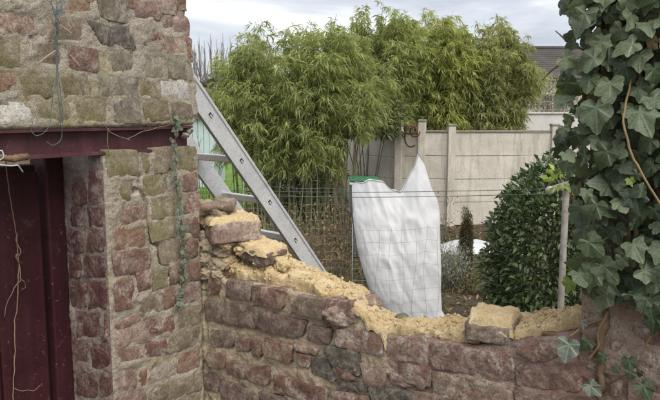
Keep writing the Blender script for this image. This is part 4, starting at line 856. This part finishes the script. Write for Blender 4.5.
cb = at(557, 246, 5.4); shrub('laurel_bush', 'rounded dark green glossy bush behind the clothesline pole', 'bush', (cb[0], cb[1], 0.93), (0.56, 0.50, 0.86), 15000, 0.068, 0.028, LF_L, M_BARK, 0.02, 2, 16, None, 0.62, 0.09)
cb = at(367, 118, 13.2); shrub('broadleaf_shrub', 'drooping leafy shrub overhanging the left end of the fence', 'shrub', (cb[0], cb[1], 1.95), (0.75, 0.5, 0.60), 2600, 0.12, 0.042, LF_S, M_BARK, 1.66, 4, 8, None, 0.4, 0.3, -0.3)
cb = at(296, 180, 13.4); shrub('undergrowth_shrub', 'dark low evergreen undergrowth behind the bare bamboo culms', 'shrub', (cb[0], cb[1], 0.62), (1.0, 0.4, 0.80), 4200, 0.12, 0.04, LF_S, M_BARK, 0.0, 5, 8, None, 0.3, 0.3, 0.0)
# ------------------------------------------------------------------ concrete fence
def conc():
    t = NT('old_concrete'); g = t.coords('Object')
    k = t.ramp(t.noise(1.6, 6, 0.65, g, 0.5), (0.30, (0.50, 0.455, 0.375)), (0.65, (0.68, 0.63, 0.54)))
    k = t.mix(0.7, k, t.ramp(t.noise(45, 4, 0.7, g), (0.3, 0.7), (0.6, 1.05)), 'MULTIPLY')
    st_v = t.n('ShaderNodeMapping'); st_v.inputs['Scale'].default_value = (5.0, 5.0, 0.6); t.l(g, st_v.inputs[0])
    s_ = t.ramp(t.noise(2.2, 6, 0.7, st_v.outputs[0]), (0.47, 0.0), (0.70, 1.0)); k = t.mix(t.math('MULTIPLY', s_, 0.55), k, (0.24, 0.22, 0.17))
    t.col(k); t.rough(0.93); t.bump(t.noise(30, 5, 0.7, g), 0.4, 0.01); return t.m
M_CONC = conc(); M_CONC2 = worn('mossy_coping', (0.20, 0.18, 0.13), (0.33, 0.30, 0.24), 0.95, 12, 0.35, 0.7)
fence = thing('concrete_fence', (2.3, 13.0, 0), 'pale precast concrete panel fence with square posts at the garden end', 'fence')
def fence_run(p0, p1, top0, top1, n_plates=4, post0=True, post1=False, extra=0.12):
    p0, p1 = np.array(p0, float), np.array(p1, float); e_ = p1 - p0; L = np.linalg.norm(e_); e_ = np.r_[e_ / L, 0]; nrm = np.array([-e_[1], e_[0], 0]); top = (top0 + top1) / 2; hgt = (top + 0.05) / n_plates
    for k in range(n_plates):
        zc_ = top - hgt * (k + 0.5); vs, fs = box(L / 2, 0, zc_, L - 0.10, 0.045, hgt - 0.010, 0.006); obj('panel', to_frame(vs, np.r_[p0, 0], e_, nrm), fs, M_CONC, fence, smooth=False)
    vs, fs = box(L / 2, 0, top + 0.02, L - 0.10, 0.085, 0.040, 0.008); obj('coping', to_frame(vs, np.r_[p0, 0], e_, nrm), fs, M_CONC2, fence, smooth=False)
    for q, tp, on in ((p0, top0, post0), (p1, top1, post1)):
        if not on: continue
        vs, fs = box(0, 0, (tp + extra) / 2 - 0.1, 0.145, 0.145, tp + extra + 0.2, 0.012); po = obj('post', to_frame(vs, np.r_[q, 0], e_, nrm), fs, M_CONC, fence, smooth=False)
        vs, fs = box(0, 0, tp + extra + 0.02, 0.165, 0.165, 0.05, 0.018); obj('post_cap', to_frame(vs, np.r_[q, 0], e_, nrm), fs, M_CONC2, po, smooth=False)
xA = lambda px, Y: (px - 330) / 680 * Y * 1.008
TOPR = 2.2 - 24 * 13.1 / 680
pts_f = [(xA(450, 13.0), 13.0)] + [(xA(450, 13.0) + 2.0 * k, 13.0 + 0.12 * k) for k in (1, 2, 3, 4)]
for a_, b_ in zip(pts_f[:-1], pts_f[1:]): fence_run(a_, b_, TOPR, TOPR, 4, True, b_ == pts_f[-1])
pm = (xA(421, 13.15), 13.15); pn = (xA(398.5, 13.35), 13.35); pe = (xA(352, 14.6), 14.6)
fence_run(pm, pts_f[0], TOPR + 0.0, TOPR - 0.0, 4, True, False, 0.20)
fence_run(pn, pm, TOPR - 0.03, TOPR - 0.03, 4, True, False, 0.16)
fence_run(pe, pn, TOPR - 0.08, TOPR - 0.08, 4, True, False, 0.05)
M_RUST = worn('rusty_iron', (0.10, 0.045, 0.022), (0.18, 0.10, 0.06), 0.9, 25, 0.35, 0.7)
rust = thing('rusty_iron_hoop', at(413, 150, 13.0), 'rusty curled iron hoops hung on the fence post', 'iron hoop')
for k, (x, y, r, ph) in enumerate([(411, 136, 0.16, 0.2), (415, 131, 0.12, 1.0), (409, 129, 0.10, 2.0)]):
    c = at(x, y, 13.05 - 0.04 * k); an = np.linspace(ph, ph + 5.2, 26); p = np.stack([c[0] + np.cos(an) * r * 0.75, c[1] + 0.05 * np.sin(an * 2), c[2] + np.sin(an) * r * (1.3 if k == 0 else 0.9)], 1); vs, fs = tube(p, 0.016, 6); obj('hoop', vs, fs, M_RUST, rust)

# ------------------------------------------------------------------ fleece-wrapped plant, bin, netting
def fleece_mat():
    t = NT('white_fleece'); g = t.coords('Object'); k = t.ramp(t.noise(5, 5, 0.6, g), (0.3, (0.75, 0.75, 0.755)), (0.7, (0.83, 0.83, 0.83)))
    t.col(k); t.rough(0.8); t.bump(t.noise(30, 5, 0.65, g), 0.2, 0.008)
    tr = t.n('ShaderNodeBsdfTranslucent'); tr.inputs[0].default_value = (0.8, 0.8, 0.8, 1); mx = t.n('ShaderNodeMixShader'); mx.inputs[0].default_value = 0.2; t.l(t.b.outputs[0], mx.inputs[1]); t.l(tr.outputs[0], mx.inputs[2]); t.l(mx.outputs[0], t.out.inputs[0]); return t.m
M_FLEECE = fleece_mat()
def fleece():
    Y0 = 7.1; root_c = at(412, 322, Y0)
    topx = [352, 354, 366, 376, 384, 392, 399, 402, 406, 410, 414, 418, 421, 424, 428, 432, 437, 441]; topy = [186, 183, 181, 179, 183, 189, 193, 190, 182, 175, 168, 153, 158, 164, 176, 187, 199, 215]
    ly = [140, 183, 215, 250, 290, 312, 335]; lx = [352, 352, 356, 362, 373, 381, 387]; ry = [140, 199, 215, 250, 290, 310, 324, 335]; rx = [437, 438, 441, 442, 441, 442, 450, 454]
    nu, nv = 90, 90; uu = np.linspace(0, 1, nu); vv_ = np.linspace(0, 1, nv); G = np.zeros((nu, nv, 2))
    for i, a in enumerate(uu):
        xt = 352 + a * 88; yt = np.interp(xt, topx, topy) - 1.0 * math.sin(a * 40)
        for j, b in enumerate(vv_):
            y = 336 + (yt - 336) * b; xl, xr = np.interp(y, ly, lx), np.interp(y, ry, rx); wgt = b ** 1.5
            G[i, j] = (xt * wgt + (xl + (xr - xl) * a) * (1 - wgt), y)
    base = np.array([[at(x, y, Y0) for x, y in row] for row in G])
    a = uu[:, None]; b = vv_[None]; thick = 0.24 * np.sqrt(np.clip(1 - (2*a - 1) ** 2, 0, 1)) * (1 - 0.80 * b ** 2.0) + 0.004
    wr = fbm(np.stack([base[..., 0] * 3.2, base[..., 2] * 0.9, base[..., 0] * 0], -1), 2.6, 4, 150) * 0.022 + fbm(base, 6, 4, 151) * 0.011
    ridge = -np.abs(fbm(np.stack([base[..., 0] * 2.2 + base[..., 2] * 0.8, base[..., 2] * 0.8, base[..., 0] * 0], -1), 3.0, 3, 152)) * 0.035
    fr = base.copy(); fr[..., 1] -= thick + wr + ridge; bk = base.copy(); bk[..., 1] += np.maximum(thick * 0.8 + wr * 0.4, 0.0)
    vs = np.vstack([fr.reshape(-1, 3), bk.reshape(-1, 3)]); f1 = grid_faces(nu, nv); f2 = f1[:, ::-1] + nu * nv; K = nu * nv
    rim = []
    loop = [i*nv for i in range(nu)] + [(nu-1)*nv + j for j in range(1, nv)] + [i*nv + nv-1 for i in range(nu-2, -1, -1)] + [j for j in range(nv-2, 0, -1)]
    for i in range(len(loop)): a_, b_ = loop[i], loop[(i+1) % len(loop)]; rim.append([a_, b_, b_ + K, a_ + K])
    vs[:, 2] = np.maximum(vs[:, 2], -0.06)
    o = obj('fleece_wrap', vs, np.vstack([f1, f2, np.array(rim)]), M_FLEECE); tag(o, 'white fleece wrapped upright round a plant, rising to a tall point', 'plant cover')
    # a loose tail on the ground
    return o
fleece()
c = at(480, 240, 10.6); xs = np.linspace(-0.7, 0.8, 50); ys = np.linspace(-0.35, 0.35, 24); X, Yg = np.meshgrid(xs, ys, indexing='ij'); p = np.stack([X, Yg, X * 0], -1)
zz = 0.13 * np.clip(1 - (abs(Yg) / 0.35) ** 3, 0, 1) * np.clip(1.0 - (abs(X - 0.05) / 0.75) ** 4, 0, 1) + fbm(p, 4, 4, 160) * 0.05 - 0.03
tag(obj('ground_fleece', np.stack([c[0] + X, c[1] + Yg, zz], -1).reshape(-1, 3), grid_faces(50, 24), plain('dull_fleece', (0.56, 0.56, 0.56), 0.85, 0.12, 5)), 'low white fleece sheet over the bed near the concrete fence', 'plant cover')
# wheelie bin behind the fleece
M_BIN = plain('grey_bin_plastic', (0.09, 0.095, 0.095), 0.5, 0.15, 5); M_LID = plain('green_bin_lid', (0.045, 0.17, 0.085), 0.5, 0.2, 6); M_RIM = plain('pale_bin_rim', (0.55, 0.58, 0.55), 0.5, 0.1, 6)
cbn = at(364, 179, 10.2); bx_, by_ = cbn[0], cbn[1]; binr = thing('wheelie_bin', (bx_, by_, 0), 'dark bin with bright green lid half hidden by the white fleece', 'bin'); zt_ = cbn[2]
vs = []; 
for z_, w_ in ((0.0, 0.34), (zt_ - 0.06, 0.42)):
    for sx, sy in ((-1, -1), (1, -1), (1, 1), (-1, 1)): vs.append((bx_ + sx * w_ / 2, by_ + sy * (w_ / 2 + 0.04), z_))
obj('body', np.array(vs), [(0, 1, 5, 4), (1, 2, 6, 5), (2, 3, 7, 6), (3, 0, 4, 7), (3, 2, 1, 0), (4, 5, 6, 7)], M_BIN, binr, smooth=False)
vs, fs = box(bx_, by_, zt_ - 0.045, 0.45, 0.53, 0.035, 0.008); obj('rim', vs, fs, M_RIM, binr, smooth=False)
vs, fs = box(bx_, by_, zt_, 0.44, 0.52, 0.032, 0.012); lid = obj('lid', vs, fs, M_LID, binr, smooth=False)
vs, fs = box(bx_, by_ - 0.02, zt_ + 0.018, 0.33, 0.38, 0.012, 0.004); obj('lid_panel', vs, fs, M_LID, lid, smooth=False)
for sx in (-1, 1): v_, f_ = tube([(bx_ + sx * 0.15 - 0.03, by_ + 0.26, 0.10), (bx_ + sx * 0.15 + 0.03, by_ + 0.26, 0.10)], 0.10, 16); obj('wheel', v_, f_, M_BIN, binr)
# wire netting
M_WIR = plain('galvanised_wire', (0.30, 0.31, 0.30), 0.5, 0.2, 20, 0.5)
def netting(label, x0, x1, y0, y1, h, sx, sz, r=0.0016):
    a, b = np.array([x0, y0]), np.array([x1, y1]); L = np.linalg.norm(b - a); root = thing('wire_netting', ((x0 + x1) / 2, (y0 + y1) / 2, 0), label, 'netting', 'wire netting in the garden'); ls = []
    nx = int(L / sx)
    def pt(t, z): q = a + (b - a) * t; w = 0.05 * math.sin(t * 9) + 0.03 * math.sin(z * 4 + t * 20); return (q[0] + 0.02 * math.sin(z * 6 + t * 31), q[1] + w, z)
    for i in range(nx + 1): ls.append(tube([pt(i / nx, z) for z in np.linspace(0, h, 7)], r, 4, False))
    for j in range(int(h / sz) + 1): ls.append(tube([pt(t, j * sz) for t in np.linspace(0, 1, nx + 1)], r, 4, False))
    vs, fs = tubes(ls); obj('mesh', vs, fs, M_WIR, root)
    for t in (0.0,): q = pt(t, 0); v_, f_ = tube([(q[0], q[1] + 0.02, -0.1), (q[0], q[1] + 0.02, h + 0.06)], 0.004, 6); obj('stake', v_, f_, M_WIR, root)
netting('square wire netting stretched in front of the white fleece', 0.22, 1.10, 6.55, 6.75, 1.02, 0.125, 0.125, 0.0012)
netting('tall fine wire netting before the bamboo culms', -0.95, 0.20, 7.4, 7.0, 1.42, 0.085, 0.085, 0.0012)
# ------------------------------------------------------------------ clothesline
M_TUBE = worn('galvanised_tube', (0.16, 0.14, 0.11), (0.30, 0.285, 0.255), 0.7, 24, 0.35, 0.65, 0.2, 0.3); M_GREENW = plain('green_line', (0.10, 0.16, 0.11), 0.6)
YP = 3.35; pt_ = at(566.5, 183, YP); cl = thing('clothesline_pole', (pt_[0], pt_[1], gz(pt_[0], pt_[1])), 'grey tubular clothesline pole with short cross arm left of the ivy', 'pole')
v_, f_ = tube([(pt_[0], pt_[1], -0.2), (pt_[0], pt_[1], 0.9), (pt_[0], pt_[1], pt_[2])], 0.0165, 16); obj('pole', v_, f_, M_TUBE, cl)
a0 = at(549.5, 190.5, YP - 0.22); a1 = at(580, 180.5, YP + 0.12); v_, f_ = tube([a0, (a0 + a1) / 2, a1], 0.0175, 16); arm = obj('cross_arm', v_, f_, M_TUBE, cl)
d_ = (a0 - a1) / np.linalg.norm(a0 - a1); v_, f_ = tube([a0 - d_ * 0.012, a0 + d_ * 0.006], 0.0195, 16); obj('end_cap', v_, f_, plain('pale_cap', (0.52, 0.51, 0.48), 0.6), arm)
a2 = at(573, 177, YP); v_, f_ = tube([a2 - np.array([0.02, 0.02, 0.012]), a2 + np.array([0.02, 0.02, 0.014])], 0.016, 12); obj('hook', v_, f_, M_TUBE, arm)
for k, (ya, yb, lb) in enumerate([(188.5, 188, 'upper thin green clothesline running left from the pole'), (193.5, 193, 'lower thin green clothesline running left from the pole')]):
    A_ = at(556, ya, YP - 0.14 + 0.03 * k); B_ = at(196, yb - 1, 4.6); t = np.linspace(0, 1, 40); p = A_ + (B_ - A_) * t[:, None]; sag = np.array([at(556 + (196 - 556) * q, ya + (yb - ya) * q + 16 * q * (1 - q), (A_ + (B_ - A_) * q)[1])[2] for q in t]); p[:, 2] = sag
    v_, f_ = tube(p, 0.0018, 5); tag(obj('clothesline', v_, f_, M_GREENW), lb, 'clothesline', 'clotheslines')
gl = shrub('sprout', 'bright green sprig growing over the clothesline arm', 'sprig', tuple(at(560, 178, 3.0)), (0.07, 0.05, 0.05), 34, 0.045, 0.024, leaf_mat('sprig_leaf', (0.17, 0.26, 0.04), (0.24, 0.33, 0.07), 0.3), M_STEM, 0.0, 8, 0)
p = smooth_path([at(592, 300, 2.6), at(585, 240, 2.8), at(575, 195, 2.95), at(560, 178, 3.0)], 16); v_, f_ = tube(p, np.linspace(0.004, 0.0015, 16), 5); obj('stem', v_, f_, M_STEM2, gl)

# ------------------------------------------------------------------ dry stems, small plants and litter
M_DRY = [plain('dry_brown_stem', (0.17, 0.125, 0.085), 0.95, 0.35, 30), plain('dry_grey_stem', (0.26, 0.235, 0.20), 0.95, 0.3, 30), plain('straw_stem', (0.33, 0.27, 0.17), 0.9, 0.3, 30)]
def twiggy(name, label, cat, x, y, h, r, n, mat, leafmat=None, nleaf=0, Ll=0.05, group=None, rad=0.0035, curl=0.3):
    root = thing(name, (x, y, gz(x, y)), label, cat, group); ls = []; lp, ld = [], []
    for k in range(n):
        a = random.uniform(0, 2*math.pi); q = math.sqrt(random.random()); hh = h * random.uniform(0.55, 1.0); b = np.array([x + math.cos(a) * q * r * 0.45, y + math.sin(a) * q * r * 0.45, gz(x, y) - 0.03])
        e_ = b + np.array([math.cos(a) * r * q + random.gauss(0, 0.06), math.sin(a) * r * q + random.gauss(0, 0.06), hh]); m = (b + e_) / 2 + np.array([random.gauss(0, .08), random.gauss(0, .08), 0.05]) * curl * 3
        p = smooth_path([b, m, e_], 7); ls.append(tube(p, np.linspace(rad, rad * 0.45, 7), 4, False))
        for s in range(4):
            i = random.randint(2, 6); o_ = p[i]; d_ = unit(rng.normal(size=3) + np.array([0, 0, 0.7])); ln = random.uniform(0.06, 0.22); mid = o_ + d_ * ln * 0.5; ls.append(tube([o_, mid, mid + unit(d_ + np.array([0, 0, 0.2]) + rng.normal(size=3) * 0.3) * ln * 0.5], [rad * 0.6, rad * 0.5, rad * 0.3], 4, False))
        if nleaf: lp.append(p[rng.integers(2, 7, nleaf)] + rng.normal(size=(nleaf, 3)) * 0.05); ld.append(rng.normal(size=(nleaf, 3)) - Z * 0.4)
    vs, fs = tubes(ls); tag(obj('stems', vs, fs, mat, root), kind='stuff')
    if nleaf:
        lp, ld = np.vstack(lp), np.vstack(ld); vs, fs = leaf_cloud(lp, ld, rng.uniform(Ll * 0.6, Ll * 1.2, len(lp)), Ll * 0.4, 0.2); tag(obj('leaves', vs, fs, leafmat, root, smooth=False), kind='stuff')
    return root
LF_DRY = leaf_mat('withered_leaf', (0.13, 0.095, 0.05), (0.24, 0.18, 0.10), 0.2, 0.9, 0.1); LF_MIX = leaf_mat('dull_green_leaf', (0.07, 0.085, 0.035), (0.16, 0.16, 0.07), 0.2, 0.7, 0.2)
for i, (px, Y, h, r, n, m, lm, nl, lb) in enumerate([
    (322, 8.6, 1.05, 0.35, 34, 0, LF_DRY, 16, 'brown withered shrub behind the fine netting, close to the fleece'), (296, 8.9, 0.95, 0.35, 30, 1, LF_MIX, 14, 'tangled dull green and grey dry shrub under the bamboo culms'),
    (342, 7.8, 0.85, 0.25, 30, 0, LF_DRY, 18, 'dense brown dead stems touching the left side of the fleece'), (275, 9.6, 0.8, 0.3, 22, 2, LF_MIX, 14, 'straw coloured dry plant beyond the ladder rail'),
    (437, 11.6, 0.85, 0.22, 26, 1, LF_DRY, 5, 'wispy grey dry plant against the concrete fence right of the fleece'), (352, 10.6, 1.15, 0.3, 24, 2, LF_DRY, 6, 'straw coloured dry stems in front of the fence left end'),
    (475, 8.2, 0.42, 0.3, 30, 0, LF_MIX, 12, 'low brown stems at the foot of the small conifer'), (310, 7.6, 0.5, 0.4, 34, 1, LF_MIX, 18, 'low grey and green tangle just above the broken wall'), (250, 9.2, 0.55, 0.35, 24, 0, LF_DRY, 14, 'low brown dry plant seen between the ladder rails')]):
    twiggy('dry_shrub', lb, 'shrub', xA(px, Y), Y, h, r, n, M_DRY[m], lm, nl, 0.06, 'dry shrubs in the winter garden')
twiggy('lavender_plant', 'small silvery grey lavender bush right of the fleece', 'plant', xA(452, 8.3), 8.3, 0.60, 0.14, 90, plain('lavender_grey', (0.27, 0.27, 0.23), 0.95, 0.25, 20), leaf_mat('lavender_leaf', (0.20, 0.21, 0.17), (0.34, 0.34, 0.29), 0.15, 0.9, 0.1), 14, 0.035, None, 0.0025, 0.1)
c5 = at(466, 252, 8.5); shrub('dwarf_conifer', 'small narrow brownish conifer right of the lavender', 'conifer', (c5[0], c5[1], 0.42), (0.085, 0.08, 0.47), 9000, 0.028, 0.009, leaf_mat('brown_green_needles', (0.055, 0.055, 0.025), (0.12, 0.105, 0.05), 0.1, 0.8, 0.1), M_BARK, 0.0, 6, 5, None, 0.5, 0.25, 0.9)
# ground cover
gp = np.stack([rng.uniform(-4, 5, 15000), rng.uniform(4.0, 14.5, 15000), np.zeros(15000)], 1); gp[:, 2] = fbm(np.stack([gp[:, 0], gp[:, 1], gp[:, 2]], 1), 1.3, 5, 3) * 0.06 - 0.045
vs, fs = leaf_cloud(gp, rng.normal(size=(15000, 3)) * [1, 1, 0.35] + Z * 0.12, rng.uniform(0.04, 0.10, 15000), 0.03, 0.0); tag(obj('leaf_litter', vs, fs, LF_DRY, None, smooth=False), 'brown fallen leaves littering the garden beds', 'leaf litter', kind='stuff')
gp = np.stack([rng.uniform(-4.5, -0.3, 16000), rng.uniform(11.0, 18, 16000), np.zeros(16000)], 1); gp[:, 2] = -0.03
vs, fs = leaf_cloud(gp, rng.normal(size=(16000, 3)) * [0.4, 0.4, 0.1] + Z, rng.uniform(0.05, 0.13, 16000), 0.012, 0.1); tag(obj('lawn_grass', vs, fs, leaf_mat('lawn_green', (0.10, 0.19, 0.03), (0.17, 0.27, 0.05), 0.3), None, smooth=False), 'bright green lawn beyond the ladder', 'grass', kind='stuff')
n_ = 9000; gp = np.stack([rng.uniform(-3, 4, n_), rng.uniform(6.8, 12.5, n_), np.zeros(n_)], 1); gp = gp[fbm(gp, 0.7, 3, 171) > 0.05]; gp[:, 2] = -0.02
vs, fs = leaf_cloud(gp, rng.normal(size=gp.shape) * [0.6, 0.6, 0.2] + Z * 0.7, rng.uniform(0.05, 0.14, len(gp)), 0.022, 0.2); tag(obj('weeds', vs, fs, LF_MIX, None, smooth=False), 'low dull green weeds in the beds', 'weeds', kind='stuff')
v_ = np.array([(-14, 15.5, 0.0), (-1.2, 15.5, 0.0), (-1.2, 45, 0.0), (-14, 45, 0.0)]); tag(obj('lawn', v_, [(0, 1, 2, 3)], plain('lawn_ground', (0.13, 0.22, 0.035), 0.9, 0.3, 3), None, smooth=False), kind='structure')
# edging boards and red pot beyond the ladder
M_WHITE = plain('white_board', (0.62, 0.62, 0.60), 0.7, 0.12, 6)
c = at(247, 206, 12.6); prof = [(0.0, 0.0), (0.085, 0.0), (0.115, 0.26), (0.13, 0.26), (0.13, 0.30), (0.11, 0.30), (0.095, 0.03), (0.0, 0.03)]
an = np.linspace(0, 2*math.pi, 24, endpoint=False); vs = np.array([[c[0] + r_ * math.cos(a), c[1] + r_ * math.sin(a), z_] for a in an for r_, z_ in prof]) + [0, 0, -0.03]
k_ = len(prof); fs = [(i*k_+j, ((i+1) % 24)*k_+j, ((i+1) % 24)*k_+j+1, i*k_+j+1) for i in range(24) for j in range(k_-1)]
tag(obj('flower_pot', vs, fs, plain('red_plastic', (0.42, 0.035, 0.03), 0.45, 0.15, 6)), 'small red plastic pot seen through the ladder', 'pot')

# ------------------------------------------------------------------ far garden: turquoise shed, white wall, house, poplars, hedge
M_TURQ = plain('pale_turquoise_paint', (0.50, 0.60, 0.60), 0.6, 0.08, 3); gs = thing('turquoise_shed', (xA(188, 19), 19.4, 0), 'pale turquoise garden shed glimpsed between the pillar and ladder', 'shed')
X0, X1, YS = xA(150, 19), xA(216, 19), 19.0; zt2 = at(205, 118, 19)[2]
for k in range(12):
    w = (X1 - X0) / 12; v_, f_ = box(X0 + w * (k + 0.5), YS, zt2 / 2, w - 0.012, 0.03, zt2, 0.004); obj('board', v_, f_, M_TURQ, gs, smooth=False)
v_, f_ = box((X0 + X1) / 2, YS + 0.9, zt2 / 2, X1 - X0 - 0.02, 1.74, zt2 - 0.02); obj('body', v_, f_, M_TURQ, gs, smooth=False)
vs = np.array([(X0 - .1, YS - .15, zt2), (X1 + .1, YS - .15, zt2), (X1 + .1, YS + 1.9, zt2 + .35), (X0 - .1, YS + 1.9, zt2 + .35)]); vs = np.vstack([vs, vs + [0, 0, 0.06]])
obj('roof', vs, [(3, 2, 1, 0), (4, 5, 6, 7), (0, 1, 5, 4), (1, 2, 6, 5), (2, 3, 7, 6), (3, 0, 4, 7)], plain('pale_roof_sheet', (0.50, 0.52, 0.52), 0.7, 0.1, 3), gs, smooth=False)
twiggy('bare_shrub', 'leafless twiggy shrub in front of the turquoise shed', 'shrub', xA(207, 13), 13.0, 1.85, 0.55, 16, M_DRY[0], None, 0, 0.05, None, 0.006)
# white wall with railing behind the concrete fence
gw = thing('white_garden_wall', (7.0, 20.2, 0), 'white rendered wall with iron railing behind the fence at right', 'wall'); zt3 = at(545, 114, 20)[2]
v_, f_ = box(8.6, 20.2, zt3 / 2, 7.4, 0.2, zt3); obj('wall', v_, f_, plain('white_render', (0.60, 0.58, 0.54), 0.9, 0.12, 3), gw, smooth=False)
v_, f_ = box(8.6, 20.2, zt3 + 0.03, 7.5, 0.28, 0.06, 0.01); obj('coping', v_, f_, M_CONC, gw, smooth=False)
for z_ in (0.12, 0.36): v_, f_ = box(8.6, 20.2, zt3 + z_, 7.3, 0.03, 0.03); obj('rail', v_, f_, M_DRY[1], gw, smooth=False)
for k in range(44): v_, f_ = box(5.0 + k * 0.165, 20.2, zt3 + 0.24, 0.018, 0.018, 0.27); obj('baluster', v_, f_, M_DRY[1], gw, smooth=False)
shrub('blossom_shrub', 'pale cream flowering shrub in front of the far house', 'shrub', (xA(545, 22), 22.0, 2.55), (1.35, 0.8, 0.62), 3000, 0.09, 0.05, leaf_mat('pale_blossom', (0.24, 0.26, 0.15), (0.44, 0.43, 0.33), 0.3), M_BARK, 0.8, 11, 10, None, 0.3, 0.35)
# house
hs = thing('far_house', (xA(585, 30), 31, 0), 'far white house with long brown tiled roof behind the fence', 'house'); HX0, HX1, HY = xA(519, 29), 16.0, 29.0; ze = at(550, 77, 29)[2]; zr = at(550, 48.5, 31.2)[2]
v_, f_ = box((HX0 + HX1) / 2, HY + 2.3, ze / 2, HX1 - HX0 - 0.5, 4.4, ze - 0.02); hw_ = obj('wall', v_, f_, plain('house_render', (0.52, 0.50, 0.47), 0.9, 0.1, 2), hs, smooth=False)
def tiles():
    t = NT('brown_roof_tiles'); g = t.coords('Object'); k = t.ramp(t.noise(1.1, 6, 0.7, g), (0.3, (0.07, 0.064, 0.058)), (0.7, (0.12, 0.108, 0.096))); k = t.mix(0.8, k, t.ramp(t.noise(22, 3, 0.6, g), (0.3, 0.6), (0.6, 1.1)), 'MULTIPLY'); t.col(k); t.rough(0.9); return t.m
M_TILE = tiles(); ncourse = 14; rs = []
for side in (1, -1):
    for k in range(ncourse):                             # overlapping tile courses, each a step
        a, b = k / ncourse, (k + 1) / ncourse + 0.02; y0, y1 = (HY - 0.25 + 2.5 * a, HY - 0.25 + 2.5 * b); 
        if side < 0: y0, y1 = 2 * (HY + 2.25) - y0, 2 * (HY + 2.25) - y1
        z0, z1 = ze - 0.05 + (zr - ze + 0.05) * a + 0.03, ze - 0.05 + (zr - ze + 0.05) * b
        vs = np.array([(HX0, y0, z0), (HX1, y0, z0), (HX1, y1, z1), (HX0, y1, z1), (HX0, y0, z0 - 0.05), (HX1, y0, z0 - 0.05), (HX1, y1, z1 - 0.05), (HX0, y1, z1 - 0.05)]); fs = [(0, 1, 2, 3), (4, 5, 1, 0), (7, 6, 5, 4), (0, 3, 7, 4), (1, 5, 6, 2)]; rs.append((vs, fs))
vs, fs = tubes(rs); rf = obj('roof', vs, fs, M_TILE, hs, smooth=False)
v_, f_ = tube([(HX0, HY + 2.25, zr + 0.02), (HX1, HY + 2.25, zr + 0.02)], 0.10, 8); obj('ridge', v_, f_, M_TILE, rf)
M_GLASS = plain('window_glass', (0.05, 0.06, 0.07), 0.15, 0.2, 1, 0.0, 0.0)
for k in range(3):
    x = HX0 + 1.3 + 2.6 * k; v_, f_ = box(x, HY + 0.08, ze - 1.25, 1.1, 0.08, 1.2, 0.01); wi = obj('window', v_, f_, M_WHITE, hs, smooth=False)
    for s_ in (-1, 1): v_, f_ = box(x + s_ * 0.26, HY + 0.03, ze - 1.25, 0.44, 0.03, 1.06); obj('pane', v_, f_, M_GLASS, wi, smooth=False)
# bare poplars far off
M_POP = plain('far_bare_wood', (0.20, 0.185, 0.17), 0.95, 0.15, 1)
for k, (px, top, Y) in enumerate([(198, 44, 105), (203, 36, 110), (208, 40, 108), (214, 34, 112), (220, 39, 109), (226, 33, 114), (233, 36, 110), (240, 40, 113)]):
    x = xA(px, Y); H_ = at(px, top, Y)[2]; pr_ = thing('bare_poplar', (x, Y, 0), ['leafless far poplar nearest the shed wall', 'second leafless poplar from the shed wall', 'third leafless poplar from the shed wall', 'fourth leafless poplar from the shed wall', 'fifth leafless poplar from the shed wall', 'sixth leafless poplar from the shed wall', 'leafless poplar second nearest the bamboo', 'leafless far poplar nearest the bamboo'][k], 'tree', 'bare poplars on the skyline')
    v_, f_ = tube([(x, Y, -0.3), (x + 0.1, Y, H_ * 0.5), (x, Y, H_)], [0.28, 0.16, 0.03], 6); obj('trunk', v_, f_, M_POP, pr_); ls = []
    for b in range(26):
        z0 = H_ * random.uniform(0.12, 0.85); az = random.uniform(0, 2*math.pi); l_ = (H_ - z0) * random.uniform(0.25, 0.6); sp = random.uniform(0.12, 0.28); d_ = np.array([math.cos(az) * sp, math.sin(az) * sp, 1.0])
        p = np.array([[x, Y, z0], [x, Y, z0] + d_ * l_ * 0.5, [x, Y, z0] + d_ * l_ + [0, 0, l_ * 0.1]]); ls.append(tube(p, [0.07, 0.05, 0.025], 4, False))
    vs, fs = tubes(ls); obj('crown', vs, fs, M_POP, pr_)
# distant hedge line along the horizon
n_ = 9000; gp = np.stack([rng.uniform(-60, 60, n_), 70 + rng.uniform(-2, 2, n_), rng.random(n_) ** 0.7], 1); gp[:, 2] *= 4.2 + 1.6 * fbm(np.stack([gp[:, 0], gp[:, 0] * 0, gp[:, 0] * 0], 1), 0.12, 3, 180)
vs, fs = leaf_cloud(gp, rng.normal(size=gp.shape), rng.uniform(0.6, 1.3, n_), 0.6, 0.1); tag(obj('far_hedge', vs, fs, leaf_mat('far_hedge_leaf', (0.10, 0.11, 0.08), (0.17, 0.17, 0.12), 0.2, 0.9, 0.1), None, smooth=False), 'grey-green line of far hedge on the horizon', 'hedge', kind='stuff')
bpy.context.view_layer.update()
